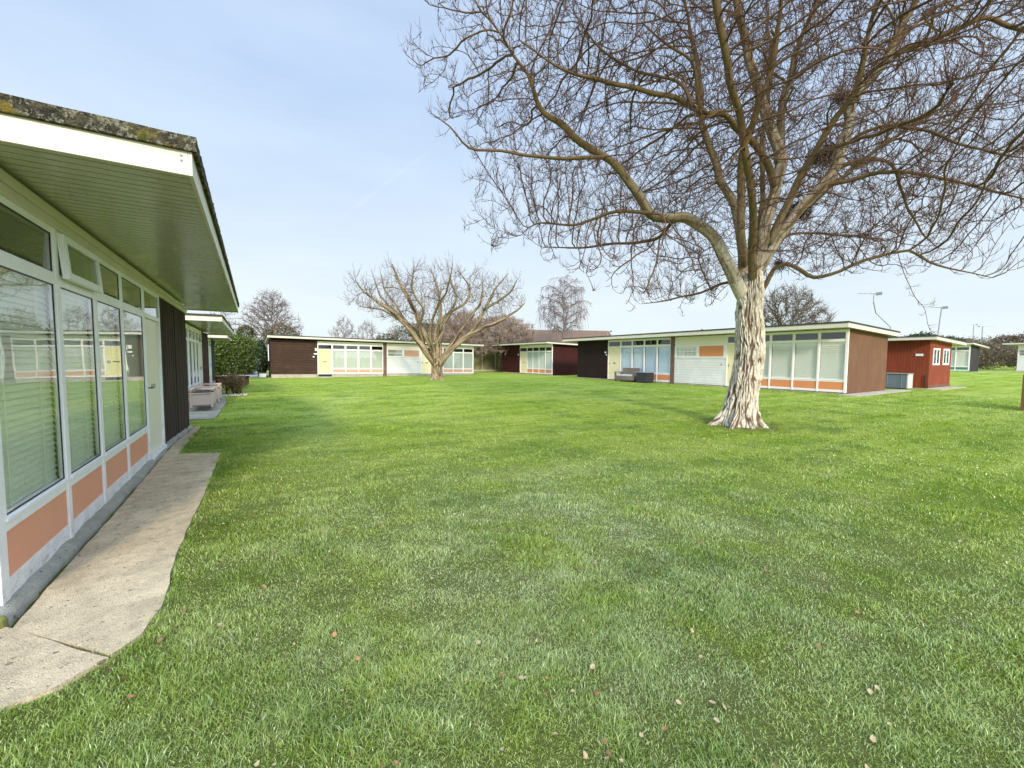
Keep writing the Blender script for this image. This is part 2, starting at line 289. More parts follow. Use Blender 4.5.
MAIN_LIMBS = [
   (0.2, 0.05, [(0.06, -0.04, 2.86), (-0.2, 0.03, 3.25), (-0.56, 0.16, 3.85), (-0.95, 0.31, 4.34), (-1.38, 0.48, 4.61), (-1.8, 0.64, 4.54), (-2.21, 0.8, 4.6), (-2.58, 0.93, 5.1), (-2.89, 1.03, 5.39), (-3.24, 1.15, 5.68), (-3.82, 1.42, 6.03), (-4.27, 1.6, 6.32), (-4.55, 1.69, 6.67), (-4.77, 1.73, 7.12), (-5.05, 1.8, 7.36), (-5.34, 1.89, 7.69)]) ,
   (0.06, 0.02, [(-3.36, 1.02, 5.59), (-4.0, 1.16, 5.45), (-4.63, 1.29, 5.36), (-5.47, 1.56, 5.35), (-6.04, 1.66, 5.33), (-6.44, 1.65, 5.55), (-6.78, 1.61, 5.69)]) ,
   (0.06, 0.02, [(-2.31, 0.72, 4.56), (-2.7, 1.29, 4.69), (-2.96, 1.78, 4.61), (-3.1, 2.2, 4.58), (-3.61, 2.84, 4.71), (-3.88, 3.34, 4.51)]) ,
   (0.06, 0.02, [(-1.59, 0.63, 4.6), (-1.58, 1.05, 4.29), (-1.6, 1.48, 4.3), (-1.81, 2.04, 4.33), (-2.34, 2.79, 4.32), (-3.03, 3.64, 4.39)]) ,
   (0.15, 0.06, [(0.08, -0.05, 3.09), (0.18, 0.1, 3.57), (0.3, 0.24, 4.25), (0.31, 0.45, 5.12), (0.18, 0.74, 5.79), (0.22, 0.94, 6.36), (0.2, 1.16, 6.9), (0.24, 1.35, 7.58), (0.34, 1.5, 8.53), (0.37, 1.69, 9.34), (0.36, 1.92, 10.19), (0.4, 2.1, 11.32)]) ,
   (0.13, 0.05, [(0.02, -0.01, 3.71), (-0.19, -0.06, 4.16), (-0.39, -0.11, 4.86), (-0.57, -0.18, 5.55), (-0.64, -0.31, 5.97), (-0.66, -0.47, 6.35), (-0.76, -0.59, 6.67), (-0.76, -0.77, 6.98), (-0.81, -0.91, 7.35), (-0.94, -1.0, 7.87), (-1.02, -1.13, 8.63)]) ,
   (0.22, 0.07, [(0.14, -0.09, 2.97), (0.29, -0.13, 3.72), (0.46, -0.19, 4.44), (0.63, -0.25, 5.12), (0.74, -0.28, 5.62), (0.79, -0.26, 6.15), (0.62, -0.11, 6.89), (0.47, 0.03, 7.52), (0.34, 0.15, 8.01), (0.25, 0.26, 8.44), (0.21, 0.32, 8.88), (0.08, 0.45, 9.45), (-0.07, 0.59, 10.46), (-0.12, 0.66, 11.45)]) ,
   (0.12, 0.05, [(0.69, -0.31, 6.0), (1.07, -0.14, 6.79), (1.43, 0.04, 7.59), (1.91, 0.14, 8.34), (2.4, 0.25, 9.24), (2.94, 0.31, 10.12), (3.61, 0.31, 11.1), (4.2, 0.34, 12.41)]) ,
   (0.11, 0.03, [(0.62, -0.26, 5.45), (0.25, -0.3, 5.8), (-0.31, -0.23, 6.18), (-0.79, -0.19, 6.34), (-1.26, -0.17, 6.45), (-1.74, -0.14, 6.34), (-2.15, -0.16, 6.32), (-2.8, -0.02, 6.4), (-3.5, 0.14, 6.4), (-4.18, 0.3, 6.39), (-4.92, 0.49, 6.49), (-5.62, 0.65, 6.73)]) ,
   (0.05, 0.02, [(-1.89, -0.24, 6.25), (-2.1, -0.18, 6.51), (-2.18, -0.21, 6.8), (-2.35, -0.17, 7.12), (-2.81, 0.04, 7.35), (-3.26, 0.25, 7.74)]) ,
   (0.05, 0.02, [(-2.44, -0.37, 6.13), (-2.45, -0.08, 6.68), (-2.7, 0.35, 7.02), (-2.93, 0.78, 7.31), (-3.28, 1.28, 7.86), (-3.57, 1.74, 8.68)]) ,
   (0.22, 0.09, [(0.18, -0.11, 2.86), (0.39, -0.19, 3.59), (0.67, -0.31, 4.16), (0.98, -0.46, 4.69), (1.25, -0.57, 4.99), (1.52, -0.69, 5.3), (1.83, -0.83, 5.67), (2.08, -0.94, 6.32), (2.27, -1.0, 6.85), (2.37, -1.01, 7.36), (2.67, -1.15, 7.9), (3.15, -1.39, 8.55), (3.44, -1.52, 9.2), (3.8, -1.7, 9.8), (4.1, -1.83, 10.71)]) ,
   (0.1, 0.04, [(3.13, -1.35, 8.5), (3.25, -1.64, 8.53), (3.38, -1.94, 8.57), (3.5, -2.23, 8.6), (3.51, -2.46, 8.58), (3.74, -2.81, 8.67), (4.01, -3.2, 8.27), (4.28, -3.59, 7.98)]) ,
   (0.06, 0.03, [(3.29, -1.45, 8.77), (4.41, -1.55, 9.71), (5.57, -1.68, 10.58), (6.88, -1.9, 11.73)]) ,
   (0.12, 0.05, [(0.48, -0.3, 4.2), (0.61, -0.61, 5.01), (0.7, -0.9, 5.66), (0.7, -1.14, 6.08), (0.73, -1.39, 6.47), (0.72, -1.62, 6.68), (0.62, -1.8, 7.08), (0.45, -1.92, 7.57), (0.35, -2.1, 8.2)]) ,
   (0.06, 0.02, [(2.36, -0.87, 6.46), (2.35, -1.2, 6.61), (2.47, -1.61, 6.67), (2.47, -1.95, 6.48), (2.55, -2.33, 6.23), (2.69, -2.75, 5.83), (2.96, -3.26, 5.5), (3.18, -3.73, 5.28)]) ,
   (0.07, 0.02, [(2.12, -0.84, 5.96), (2.95, -1.02, 6.28), (3.82, -1.22, 6.41), (4.45, -1.27, 6.18), (5.03, -1.3, 5.67), (5.66, -1.35, 5.21), (6.3, -1.41, 4.87), (7.18, -1.62, 4.62)]) ,
   (0.07, 0.02, [(1.73, -0.72, 5.51), (1.89, -1.23, 5.5), (2.01, -1.71, 5.53), (2.45, -2.4, 5.3), (2.83, -3.04, 4.92), (3.15, -3.65, 4.56), (3.23, -4.11, 4.35)]) ,
   (0.07, 0.02, [(0.4, -0.25, 3.09), (0.43, -0.46, 3.54), (0.47, -0.68, 3.6), (0.58, -0.93, 3.43), (0.63, -1.16, 3.26), (0.88, -1.51, 3.33), (1.06, -1.81, 3.5), (1.33, -2.17, 3.64), (1.41, -2.41, 3.64), (1.56, -2.7, 3.39), (1.83, -3.05, 3.21), (2.07, -3.4, 3.03)]) ,
   (0.05, 0.02, [(0.46, -0.28, 3.71), (1.1, -0.25, 4.31), (1.89, -0.31, 4.58), (2.9, -0.5, 4.64), (3.99, -0.74, 4.7), (4.9, -0.87, 4.71), (5.94, -1.08, 4.97)]) ,
   (0.05, 0.015, [(-0.03, 0.02, 3.31), (-0.18, 0.4, 3.26), (-0.4, 0.81, 3.11), (-0.59, 1.21, 3.03), (-0.81, 1.63, 2.94), (-1.04, 2.05, 2.92)]) ,
   (0.03, 0.012, [(0.14, 0.85, 3.21), (0.1, 1.11, 3.74), (0.23, 1.27, 4.16), (0.73, 1.19, 4.46)]) ,
   (0.12, 0.04, [(0.17, -0.1, 3.2), (-0.37, -0.38, 3.74), (-0.91, -0.64, 4.4), (-1.52, -0.87, 5.05), (-2.21, -1.05, 5.83), (-3.0, -1.17, 6.92), (-3.9, -1.22, 8.46), (-4.85, -1.24, 10.1)]) ,
   (0.12, 0.04, [(0.23, -0.14, 3.2), (-0.15, -0.5, 3.95), (-0.34, -0.97, 4.9), (-0.36, -1.54, 5.98), (-0.12, -2.28, 7.38), (0.26, -3.1, 8.81), (0.71, -3.96, 9.93)]) ,
   (0.12, 0.04, [(0.13, -0.08, 3.2), (0.73, 0.22, 3.84), (1.23, 0.58, 4.64), (1.6, 1.03, 5.59), (1.85, 1.54, 6.73), (2.0, 2.13, 7.96), (1.98, 2.8, 9.27), (2.07, 3.43, 10.51)]) ,
   (0.12, 0.04, [(0.25, -0.15, 3.2), (1.08, 0.04, 4.02), (2.14, 0.09, 4.91), (3.33, 0.06, 5.76), (4.8, -0.15, 6.8), (6.47, -0.47, 7.92), (8.23, -0.85, 8.97), (9.94, -1.21, 9.93)]) ,
   (0.1, 0.04, [(0.2, -0.12, 3.42), (0.78, 0.09, 4.45), (1.3, 0.34, 5.56), (1.74, 0.64, 6.87), (2.32, 0.85, 8.39), (2.88, 1.08, 9.74), (3.24, 1.42, 11.17), (3.62, 1.76, 12.66)]) ,
   (0.016, 0.006, [(5.6, -1.11, 4.19), (5.99, -1.29, 3.39), (6.38, -1.48, 2.91), (6.54, -1.52, 2.56), (6.7, -1.56, 2.23)]) ,
]
SECOND_LIMBS = [
   (0.3, 0.09, [(-0.01, 0.0, 0.96), (-0.4, -0.05, 1.39), (-1.31, 0.22, 2.74), (-1.97, 0.34, 3.65), (-3.14, 0.77, 4.84), (-4.35, 1.22, 5.71), (-5.1, 1.39, 6.56)]) ,
   (0.14, 0.05, [(-0.62, 0.15, 1.81), (-1.31, 1.07, 3.09), (-1.75, 1.84, 3.9), (-2.82, 3.01, 4.94), (-4.27, 4.41, 5.34)]) ,
   (0.26, 0.1, [(-0.01, 0.0, 0.96), (-0.23, -0.01, 1.95), (-0.87, 0.22, 3.27), (-1.5, 0.46, 4.92), (-2.0, 0.61, 5.96), (-2.47, 0.74, 6.86), (-2.84, 0.82, 7.91)]) ,
   (0.22, 0.06, [(0.05, -0.03, 0.96), (0.27, 0.19, 1.96), (0.39, 0.46, 4.05), (0.57, 0.7, 5.23), (0.51, 1.1, 6.64), (0.15, 1.67, 8.14)]) ,
   (0.18, 0.06, [(-0.0, 0.0, 1.25), (-0.1, -0.37, 1.95), (-0.34, -0.65, 3.39), (0.29, -1.48, 4.58), (1.06, -2.38, 5.21), (1.13, -2.85, 6.28), (0.31, -2.78, 7.24)]) ,
   (0.24, 0.07, [(0.05, -0.03, 0.96), (0.46, -0.17, 1.6), (1.53, -0.71, 2.78), (2.53, -1.21, 3.9), (3.05, -1.42, 5.04), (3.8, -1.76, 6.55), (4.57, -2.12, 7.56)]) ,
   (0.2, 0.09, [(0.18, -0.11, 0.96), (0.42, -0.61, 1.6), (1.2, -1.44, 2.65), (1.99, -2.29, 3.39), (2.96, -3.24, 3.92), (3.73, -4.07, 4.56), (4.33, -4.79, 5.19)]) ,
   (0.2, 0.06, [(0.12, -0.07, 1.1), (0.96, 0.11, 2.26), (2.33, -0.03, 4.26), (3.46, -0.02, 5.8), (3.86, 0.43, 7.76)]) ,
   (0.15, 0.05, [(-0.07, -0.19, 2.44), (0.72, 0.26, 3.91), (1.73, 0.58, 5.81), (1.81, 1.47, 7.04), (1.81, 2.41, 8.92)]) ,
   (0.15, 0.05, [(-0.85, 0.29, 2.44), (-1.32, -0.24, 3.78), (-1.38, -1.03, 4.79), (-2.22, -1.33, 5.92), (-2.27, -2.12, 7.37)]) ,
   (0.15, 0.05, [(-0.0, 0.0, 1.53), (-0.73, -0.58, 3.1), (-0.7, -1.63, 4.71), (-0.42, -2.83, 5.88), (-0.49, -3.81, 7.45)]) ,
   (0.14, 0.05, [(-0.18, 0.11, 1.53), (-0.41, 1.28, 2.98), (-1.69, 3.1, 4.72), (-2.71, 4.76, 6.32), (-3.0, 5.97, 8.24)]) ,
   (0.12, 0.04, [(-1.83, 0.78, 3.68), (-2.4, 1.64, 5.26), (-2.94, 2.48, 6.37), (-3.11, 3.1, 7.88)]) ,
   (0.12, 0.04, [(2.97, -1.49, 5.03), (3.72, -2.46, 5.61), (4.21, -3.27, 6.24), (4.32, -3.85, 6.97)]) ,
]
# ------------------------------------------------------------------ terrain
def sm(a, b, x):
    t = min(1, max(0, (x - a) / (b - a))); return t * t * (3 - 2 * t)
def ground_z(x, y):
    z = -.13 * sm(8.5, 12.5, y) * (1 - sm(1.5, 7, x)) * (1 - sm(13.5, 20, y))
    z += .40 * sm(38, 60, x)
    z += .02 * noise.noise(Vector((x * .35, y * .35, 0))) * sm(1, 4, x + 1)
    return z

def mul_n(t, c, k): return t.mix(1, c, (k, k, k), 'MULTIPLY')
def lawn_color(t):
    """lawn colour by world place, shared by the soil sheet and by the blades"""
    p = t.pos(); s = t.sep(p)
    a = t.noise(p, .33, 5, .6); b = t.noise(p, 1.7, 6, .65); c = t.noise(p, .12, 3)
    st = t.noise(t.scale(p, (.25, 1.6, 1)), .8, 4, .6)
    base = t.mix(t.mr(b, .35, .65), (.205, .315, .016), (.35, .46, .040))
    base = t.mix(t.mr(a, .46, .68, 0, .7), base, (.46, .52, .11))
    base = t.mix(t.mr(st, .45, .66, 0, .7), base, (.48, .56, .13))
    # frosty, pale worn area near the middle of the near lawn
    dx = t.math('DIVIDE', t.math('SUBTRACT', s[0], 2.1), 3.2); dy = t.math('DIVIDE', t.math('SUBTRACT', s[1], 2.4), 2.9)
    d = t.math('SQRT', t.math('ADD', t.math('MULTIPLY', dx, dx), t.math('MULTIPLY', dy, dy)))
    f = t.math('MULTIPLY', t.mr(d, 1.25, .15), t.mr(t.noise(p, 1.3, 5, .7), .36, .6))
    bx = t.math('SUBTRACT', s[0], t.math('MULTIPLY_ADD', t.math('POWER', t.math('MULTIPLY', t.math('SUBTRACT', s[1], 3.5, clamp=False), .1), 2), 1.2, .62)); bw = t.mr(t.math('ABSOLUTE', bx), .9, .1)  # pale curved band: sunlit strip beside the roof shadow, put into the colour
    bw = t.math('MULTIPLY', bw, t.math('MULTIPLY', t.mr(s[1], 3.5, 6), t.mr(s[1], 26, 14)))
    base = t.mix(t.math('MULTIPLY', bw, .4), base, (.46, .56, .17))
    base = t.mix(t.math('MULTIPLY', f, .85), base, (.46, .53, .28))
    base = t.mix(t.mr(t.noise(p, 2.6, 4, .6), .63, .72, 0, .55), base, (.52, .44, .24))
    base = t.mix(t.mr(t.noise(p, .8, 5, .65), .5, .68, 0, .65), base, (.08, .18, .015))
    tx = t.math('SUBTRACT', s[0], 9.5); ty = t.math('SUBTRACT', s[1], 5.4); td = t.math('SQRT', t.math('ADD', t.math('MULTIPLY', tx, tx), t.math('MULTIPLY', ty, ty)))
    wr = t.math('MULTIPLY', t.mr(td, 1.25, .55), t.mr(t.noise(p, 3.1, 5, .7), .38, .58)); base = t.mix(wr, base, (.13, .105, .045))
    return base
t = NT('lawn_soil'); p_ = t.pos(); s_ = t.sep(p_)
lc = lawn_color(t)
d_ = t.math('SQRT', t.math('ADD', t.math('MULTIPLY', s_[0], s_[0]), t.math('MULTIPLY', s_[1], s_[1])))
fn = t.noise(p_, 26, 5, .75); fm = t.noise(p_, 7, 5, .7); stw = t.noise(t.scale(p_, (.35, 3.2, 1)), .9, 6, .7)
far = t.mix(t.mr(fn, .3, .7), mul((.6, .75, .5), .0), (1, 1, 1)); far = t.mix(t.mr(fn, .32, .66, .5, 0), lc, (.07, .12, .015))
far = t.mix(t.mr(fm, .45, .7, 0, .4), far, (.50, .53, .14))
far = t.mix(t.mr(stw, .5, .72, 0, .45), far, (.07, .13, .02))
soil = t.mix(fn, (.06, .07, .02), (.15, .17, .05))
base = t.mix(t.mr(d_, 3, 10, .1, 1), soil, far)
t.bsdf(base, .95, t.bump(t.math('ADD', fn, fm), 1, .05), .05); M['lawn'] = t.m
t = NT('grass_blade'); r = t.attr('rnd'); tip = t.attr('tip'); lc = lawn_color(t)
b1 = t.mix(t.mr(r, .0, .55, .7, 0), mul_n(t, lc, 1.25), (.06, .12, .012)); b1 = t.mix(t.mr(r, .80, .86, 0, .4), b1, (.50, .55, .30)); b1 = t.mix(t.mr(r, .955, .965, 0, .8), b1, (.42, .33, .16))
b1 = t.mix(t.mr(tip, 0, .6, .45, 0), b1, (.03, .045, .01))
d = t.n('ShaderNodeBsdfDiffuse'); t.l(b1, d.inputs[0]); tl = t.n('ShaderNodeBsdfTranslucent'); t.l(b1, tl.inputs[0])
gl = t.n('ShaderNodeBsdfGlossy'); gl.inputs['Roughness'].default_value = .35; gl.inputs['Color'].default_value = (.9, .95, 1, 1)
mx = t.n('ShaderNodeMixShader'); mx.inputs[0].default_value = .35; t.l(d.outputs[0], mx.inputs[1]); t.l(tl.outputs[0], mx.inputs[2])
m2 = t.n('ShaderNodeMixShader'); m2.inputs[0].default_value = .06; t.l(mx.outputs[0], m2.inputs[1]); t.l(gl.outputs[0], m2.inputs[2]); t.l(m2.outputs[0], t.out.inputs[0])
M['blade'] = t.m

def axis(fine0, fine1, step, far, n):
    a = list(np.arange(fine0, fine1 + 1e-6, step))
    g = [fine1 + (far - fine1) * (i / n) ** 2.2 for i in range(1, n + 1)]
    h = [fine0 - (far + fine0) * (i / n) ** 2.2 for i in range(1, n + 1)]
    return sorted(h) + a + g
xs = axis(-5, 40, .6, 1500, 22); ys = axis(-5, 45, .6, 1500, 22)
gv = [(x, y, ground_z(x, y)) for y in ys for x in xs]; W_ = len(xs)
gf = [(j*W_+i, j*W_+i+1, (j+1)*W_+i+1, (j+1)*W_+i) for j in range(len(ys)-1) for i in range(len(xs)-1)]
g_ = np_mesh('lawn', gv, np.array(gf), M['lawn'], smooth=True); tag(g_, kind='structure')

# paths: irregular slabs standing a little proud of the soil
def slab_poly(name, pts, z0, z1, mat, wob=.006):
    rnd = random.Random(len(pts) * 7 + int(z1 * 100)); P = []
    for i, a in enumerate(pts):
        b = pts[(i + 1) % len(pts)]; L = math.dist(a, b); n = max(1, int(L / .07))
        for k in range(n):
            q = k / n; nx, ny = (b[1]-a[1]) / L, -(b[0]-a[0]) / L; w = (wob * 2.2 * noise.noise(Vector((a[0]+(b[0]-a[0])*q, a[1]+(b[1]-a[1])*q, 3)) * 5)) if k else 0
            P.append((a[0]+(b[0]-a[0])*q + nx*w, a[1]+(b[1]-a[1])*q + ny*w))
    m = MB(); n = len(P); zt = [z1 + ground_z(x, y) for x, y in P]
    m.add([(x, y, z) for (x, y), z in zip(P, zt)] + [(x, y, z0 + ground_z(x, y)) for x, y in P],
          [tuple(range(n))] + [(i, n+i, n+(i+1) % n, (i+1) % n) for i in range(n)])
    o = m.build(name, mat, bevel=0); tag(o, kind='structure'); return o
PATH1 = [(-3.2, 1.9), (-1.55, 2.36), (-.98, 2.53), (-.80, 2.58), (-.645, 2.712), (-1.197, 3.325), (-3.2, 3.33)]
PATH2 = [(-1.15, 3.28), (-.635, 2.725), (-.545, 2.86), (-.50, 3.2), (-.535, 3.9), (-.49, 5.6), (-.47, 7.8), (-1.0, 8.02), (-1.03, 9.5), (-1.07, 11.9), (-1.19, 11.9), (-1.18, 8), (-1.15, 5.5), (-1.155, 3.4)]
slab_poly('path', PATH1, -.1, .026, M['concrete']); slab_poly('path', PATH2, -.1, .028, M['concrete'])
PATH3 = [(-1.8, 13.4), (-.92, 13.4), (-.86, 15.2), (-.82, 17.3), (-1.0, 19.5), (-1.0, 21.5), (-1.8, 21.5)]
slab_poly('path', PATH3, -.1, .03, M['concrete_old'])
PATH4 = [(-2.2, 27), (-1.4, 27), (-1.4, 34), (-2.2, 34)]
slab_poly('path', PATH4, -.1, .03, M['concrete_old'])
slab_poly('pavement', [(-2.4, 38.4), (1.0, 36.4), (1.05, 48), (-.3, 54)], -.1, .04, M['pavement'])
slab_poly('path', [(21.5, 7.2), (28, 7.25), (28, 7.9), (21.5, 7.9)], -.1, .03, M['plinth'])
slab_poly('path', [(30.0, 6.6), (34.6, 6.6), (34.6, 7.1), (30.0, 7.1)], -.1, .03, M['plinth'])
slab_poly('path', [(62, 11.1), (69, 9.0), (74, 6.0), (74.5, 6.6), (69.3, 9.9), (62.3, 11.9)], -.1, .03, M['plinth'])

# cement fillet at the foot of the near chalet: tapering and lumpy
m = MB(); pr = []
for i in range(171):
    y = 3.36 + i * .05; w = .115 + .05 * noise.noise(Vector((0, y * 1.9, 4))) + .012 * noise.noise(Vector((1, y * 11, 4))); w = max(.05, w - max(0, y - 7.5) * .012)
    h = .058 + .02 * noise.noise(Vector((2, y * 4, 1))); z0 = ground_z(-1.2, y) + .02
    pr.append([(-1.30, y, z0 + h + .01), (-1.30 + w*.55, y, z0 + h * .85), (-1.30 + w*.9, y, z0 + h*.4), (-1.30 + w, y, z0 - .03)])
vs = [p for q in pr for p in q]; fs = [(4*i+k, 4*i+k+1, 4*i+k+5, 4*i+k+4) for i in range(len(pr)-1) for k in range(3)] + [(3, 2, 1, 0)]
m.add(vs, fs); APRON = m

# ------------------------------------------------------------------ chalets
def window_module(root, s0, s1, z, mats, blind='blind', slats=False, casement=False, bev=0, panel=True):
    """z: base, panel bottom, panel top, glass bottom, glass top, fan bottom, fan top, head"""
    zb, pb, pt, gb, gt, fb, ft, hd = z; h = .045
    fr = MB()
    if panel:
        fr.box(s0, s1, -.010, .05, zb, pb); fr.box(s0, s1, -.012, .05, pt, gb)
    fr.box(s0, s1, -.014, .05, gt, fb); fr.box(s0, s1, -.012, .05, ft, hd)
    w = .028       # thin glazing beads left and right
    for a, b in ((s0, s0 + w), (s1 - w, s1)):
        fr.box(a, b, -.012, .012, gb, gt); fr.box(a, b, -.012, .012, fb, ft)
    if panel: fr.box(s0, s1, -.026, -.011, gb - .028, gb - .010)
    f = fr.build('window', M[mats.get('frame', 'white')], root, bevel=bev)
    MB().add([(s0 + w, -.004, gb), (s1 - w, -.004, gb), (s1 - w, -.004, gt), (s0 + w, -.004, gt)], [(0, 1, 2, 3)]).build('pane', M['glass'], f)
    MB().add([(s0 + w, -.004, fb), (s1 - w, -.004, fb), (s1 - w, -.004, ft), (s0 + w, -.004, ft)], [(0, 1, 2, 3)]).build('pane', M['glass_dark'], f)
    if slats:
        for (z0_, z1_) in ((gb, gt), (fb, ft)):
            gk = MB(); q = .009; gk.box(s0+w, s0+w+q, -.008, -.002, z0_, z1_).box(s1-w-q, s1-w, -.008, -.002, z0_, z1_).box(s0+w+q, s1-w-q, -.008, -.002, z0_, z0_+q).box(s0+w+q, s1-w-q, -.008, -.002, z1_-q, z1_); gk.build('gasket', M['black'], f)  # black gasket; also puts the shadow edge inside the frame into colour
    if casement:
        c = MB(); a, b, lo, hi, k = s0 - .01, s1 + .01, fb - .03, ft + .02, .055
        def sk(x0, x1, z0, z1, y0=-.055, y1=-.014):
            q = lambda zz: -(hi - zz) * .07
            c.hexa([(x0, y0+q(z0), z0), (x1, y0+q(z0), z0), (x1, y1+q(z0), z0), (x0, y1+q(z0), z0)], [(x0, y0+q(z1), z1), (x1, y0+q(z1), z1), (x1, y1+q(z1), z1), (x0, y1+q(z1), z1)])
        sk(a, b, lo, lo + k); sk(a, b, hi - k, hi); sk(a, a + k, lo + k, hi - k); sk(b - k, b, lo + k, hi - k)
        cs = c.build('opening_fanlight', M['white'], root, bevel=bev)
        c = MB(); sk(a + k, b - k, lo + k, hi - k, -.037, -.032); c.build('pane', M['glass_dark'], cs)
    if blind:
        b = MB(); y = .05
        if slats:
            n = int((gt - gb) / .044)
            for i in range(n):
                zc = gb + .01 + (i + .5) * (gt - gb - .02) / n; e = .026
                rr = random.uniform(-.003, .003)
                b.hexa([(s0-.01, y-.008, zc-e+rr), (s1+.01, y-.008, zc-e), (s1+.01, y-.006, zc-e), (s0-.01, y-.006, zc-e+rr)],
                       [(s0-.01, y+.006, zc+e*.95+rr), (s1+.01, y+.006, zc+e*.95), (s1+.01, y+.008, zc+e*.95), (s0-.01, y+.008, zc+e*.95+rr)])
            for q in (s0 + .22, s1 - .22): b.box(q - .003, q + .003, y - .02, y - .016, gb, gt)
            b.box(s0+.02, s1-.02, y-.02, y+.03, gt-.02, gt+.03)
        elif mats.get('net'):
            n = 26
            pts = [(s0 + .02 + (s1-s0-.04) * i / n, y + .02 * math.sin(i * 1.9 + s0 * 5)) for i in range(n + 1)]
            b.add([(x, yy, gb - .02) for x, yy in pts] + [(x, yy, gt + .01) for x, yy in pts], [(i, i+1, n+2+i, n+1+i) for i in range(n)])
        else:
            n = int((gt - gb) / .09)
            for i in range(n):
                z0 = gb + i * (gt - gb) / n; z1 = gb + (i + 1) * (gt - gb) / n
                b.add([(s0+.02, y, z0), (s1-.02, y, z0), (s1-.02, y + .02, z1), (s0+.02, y + .02, z1)], [(0, 1, 2, 3)])
        b.build('net_curtain' if mats.get('net') else 'blind', M[blind], f)
    if panel: MB().box(s0, s1, -.003, .04, pb, pt).build('infill_panel', M[mats.get('panel', 'orange')], root)

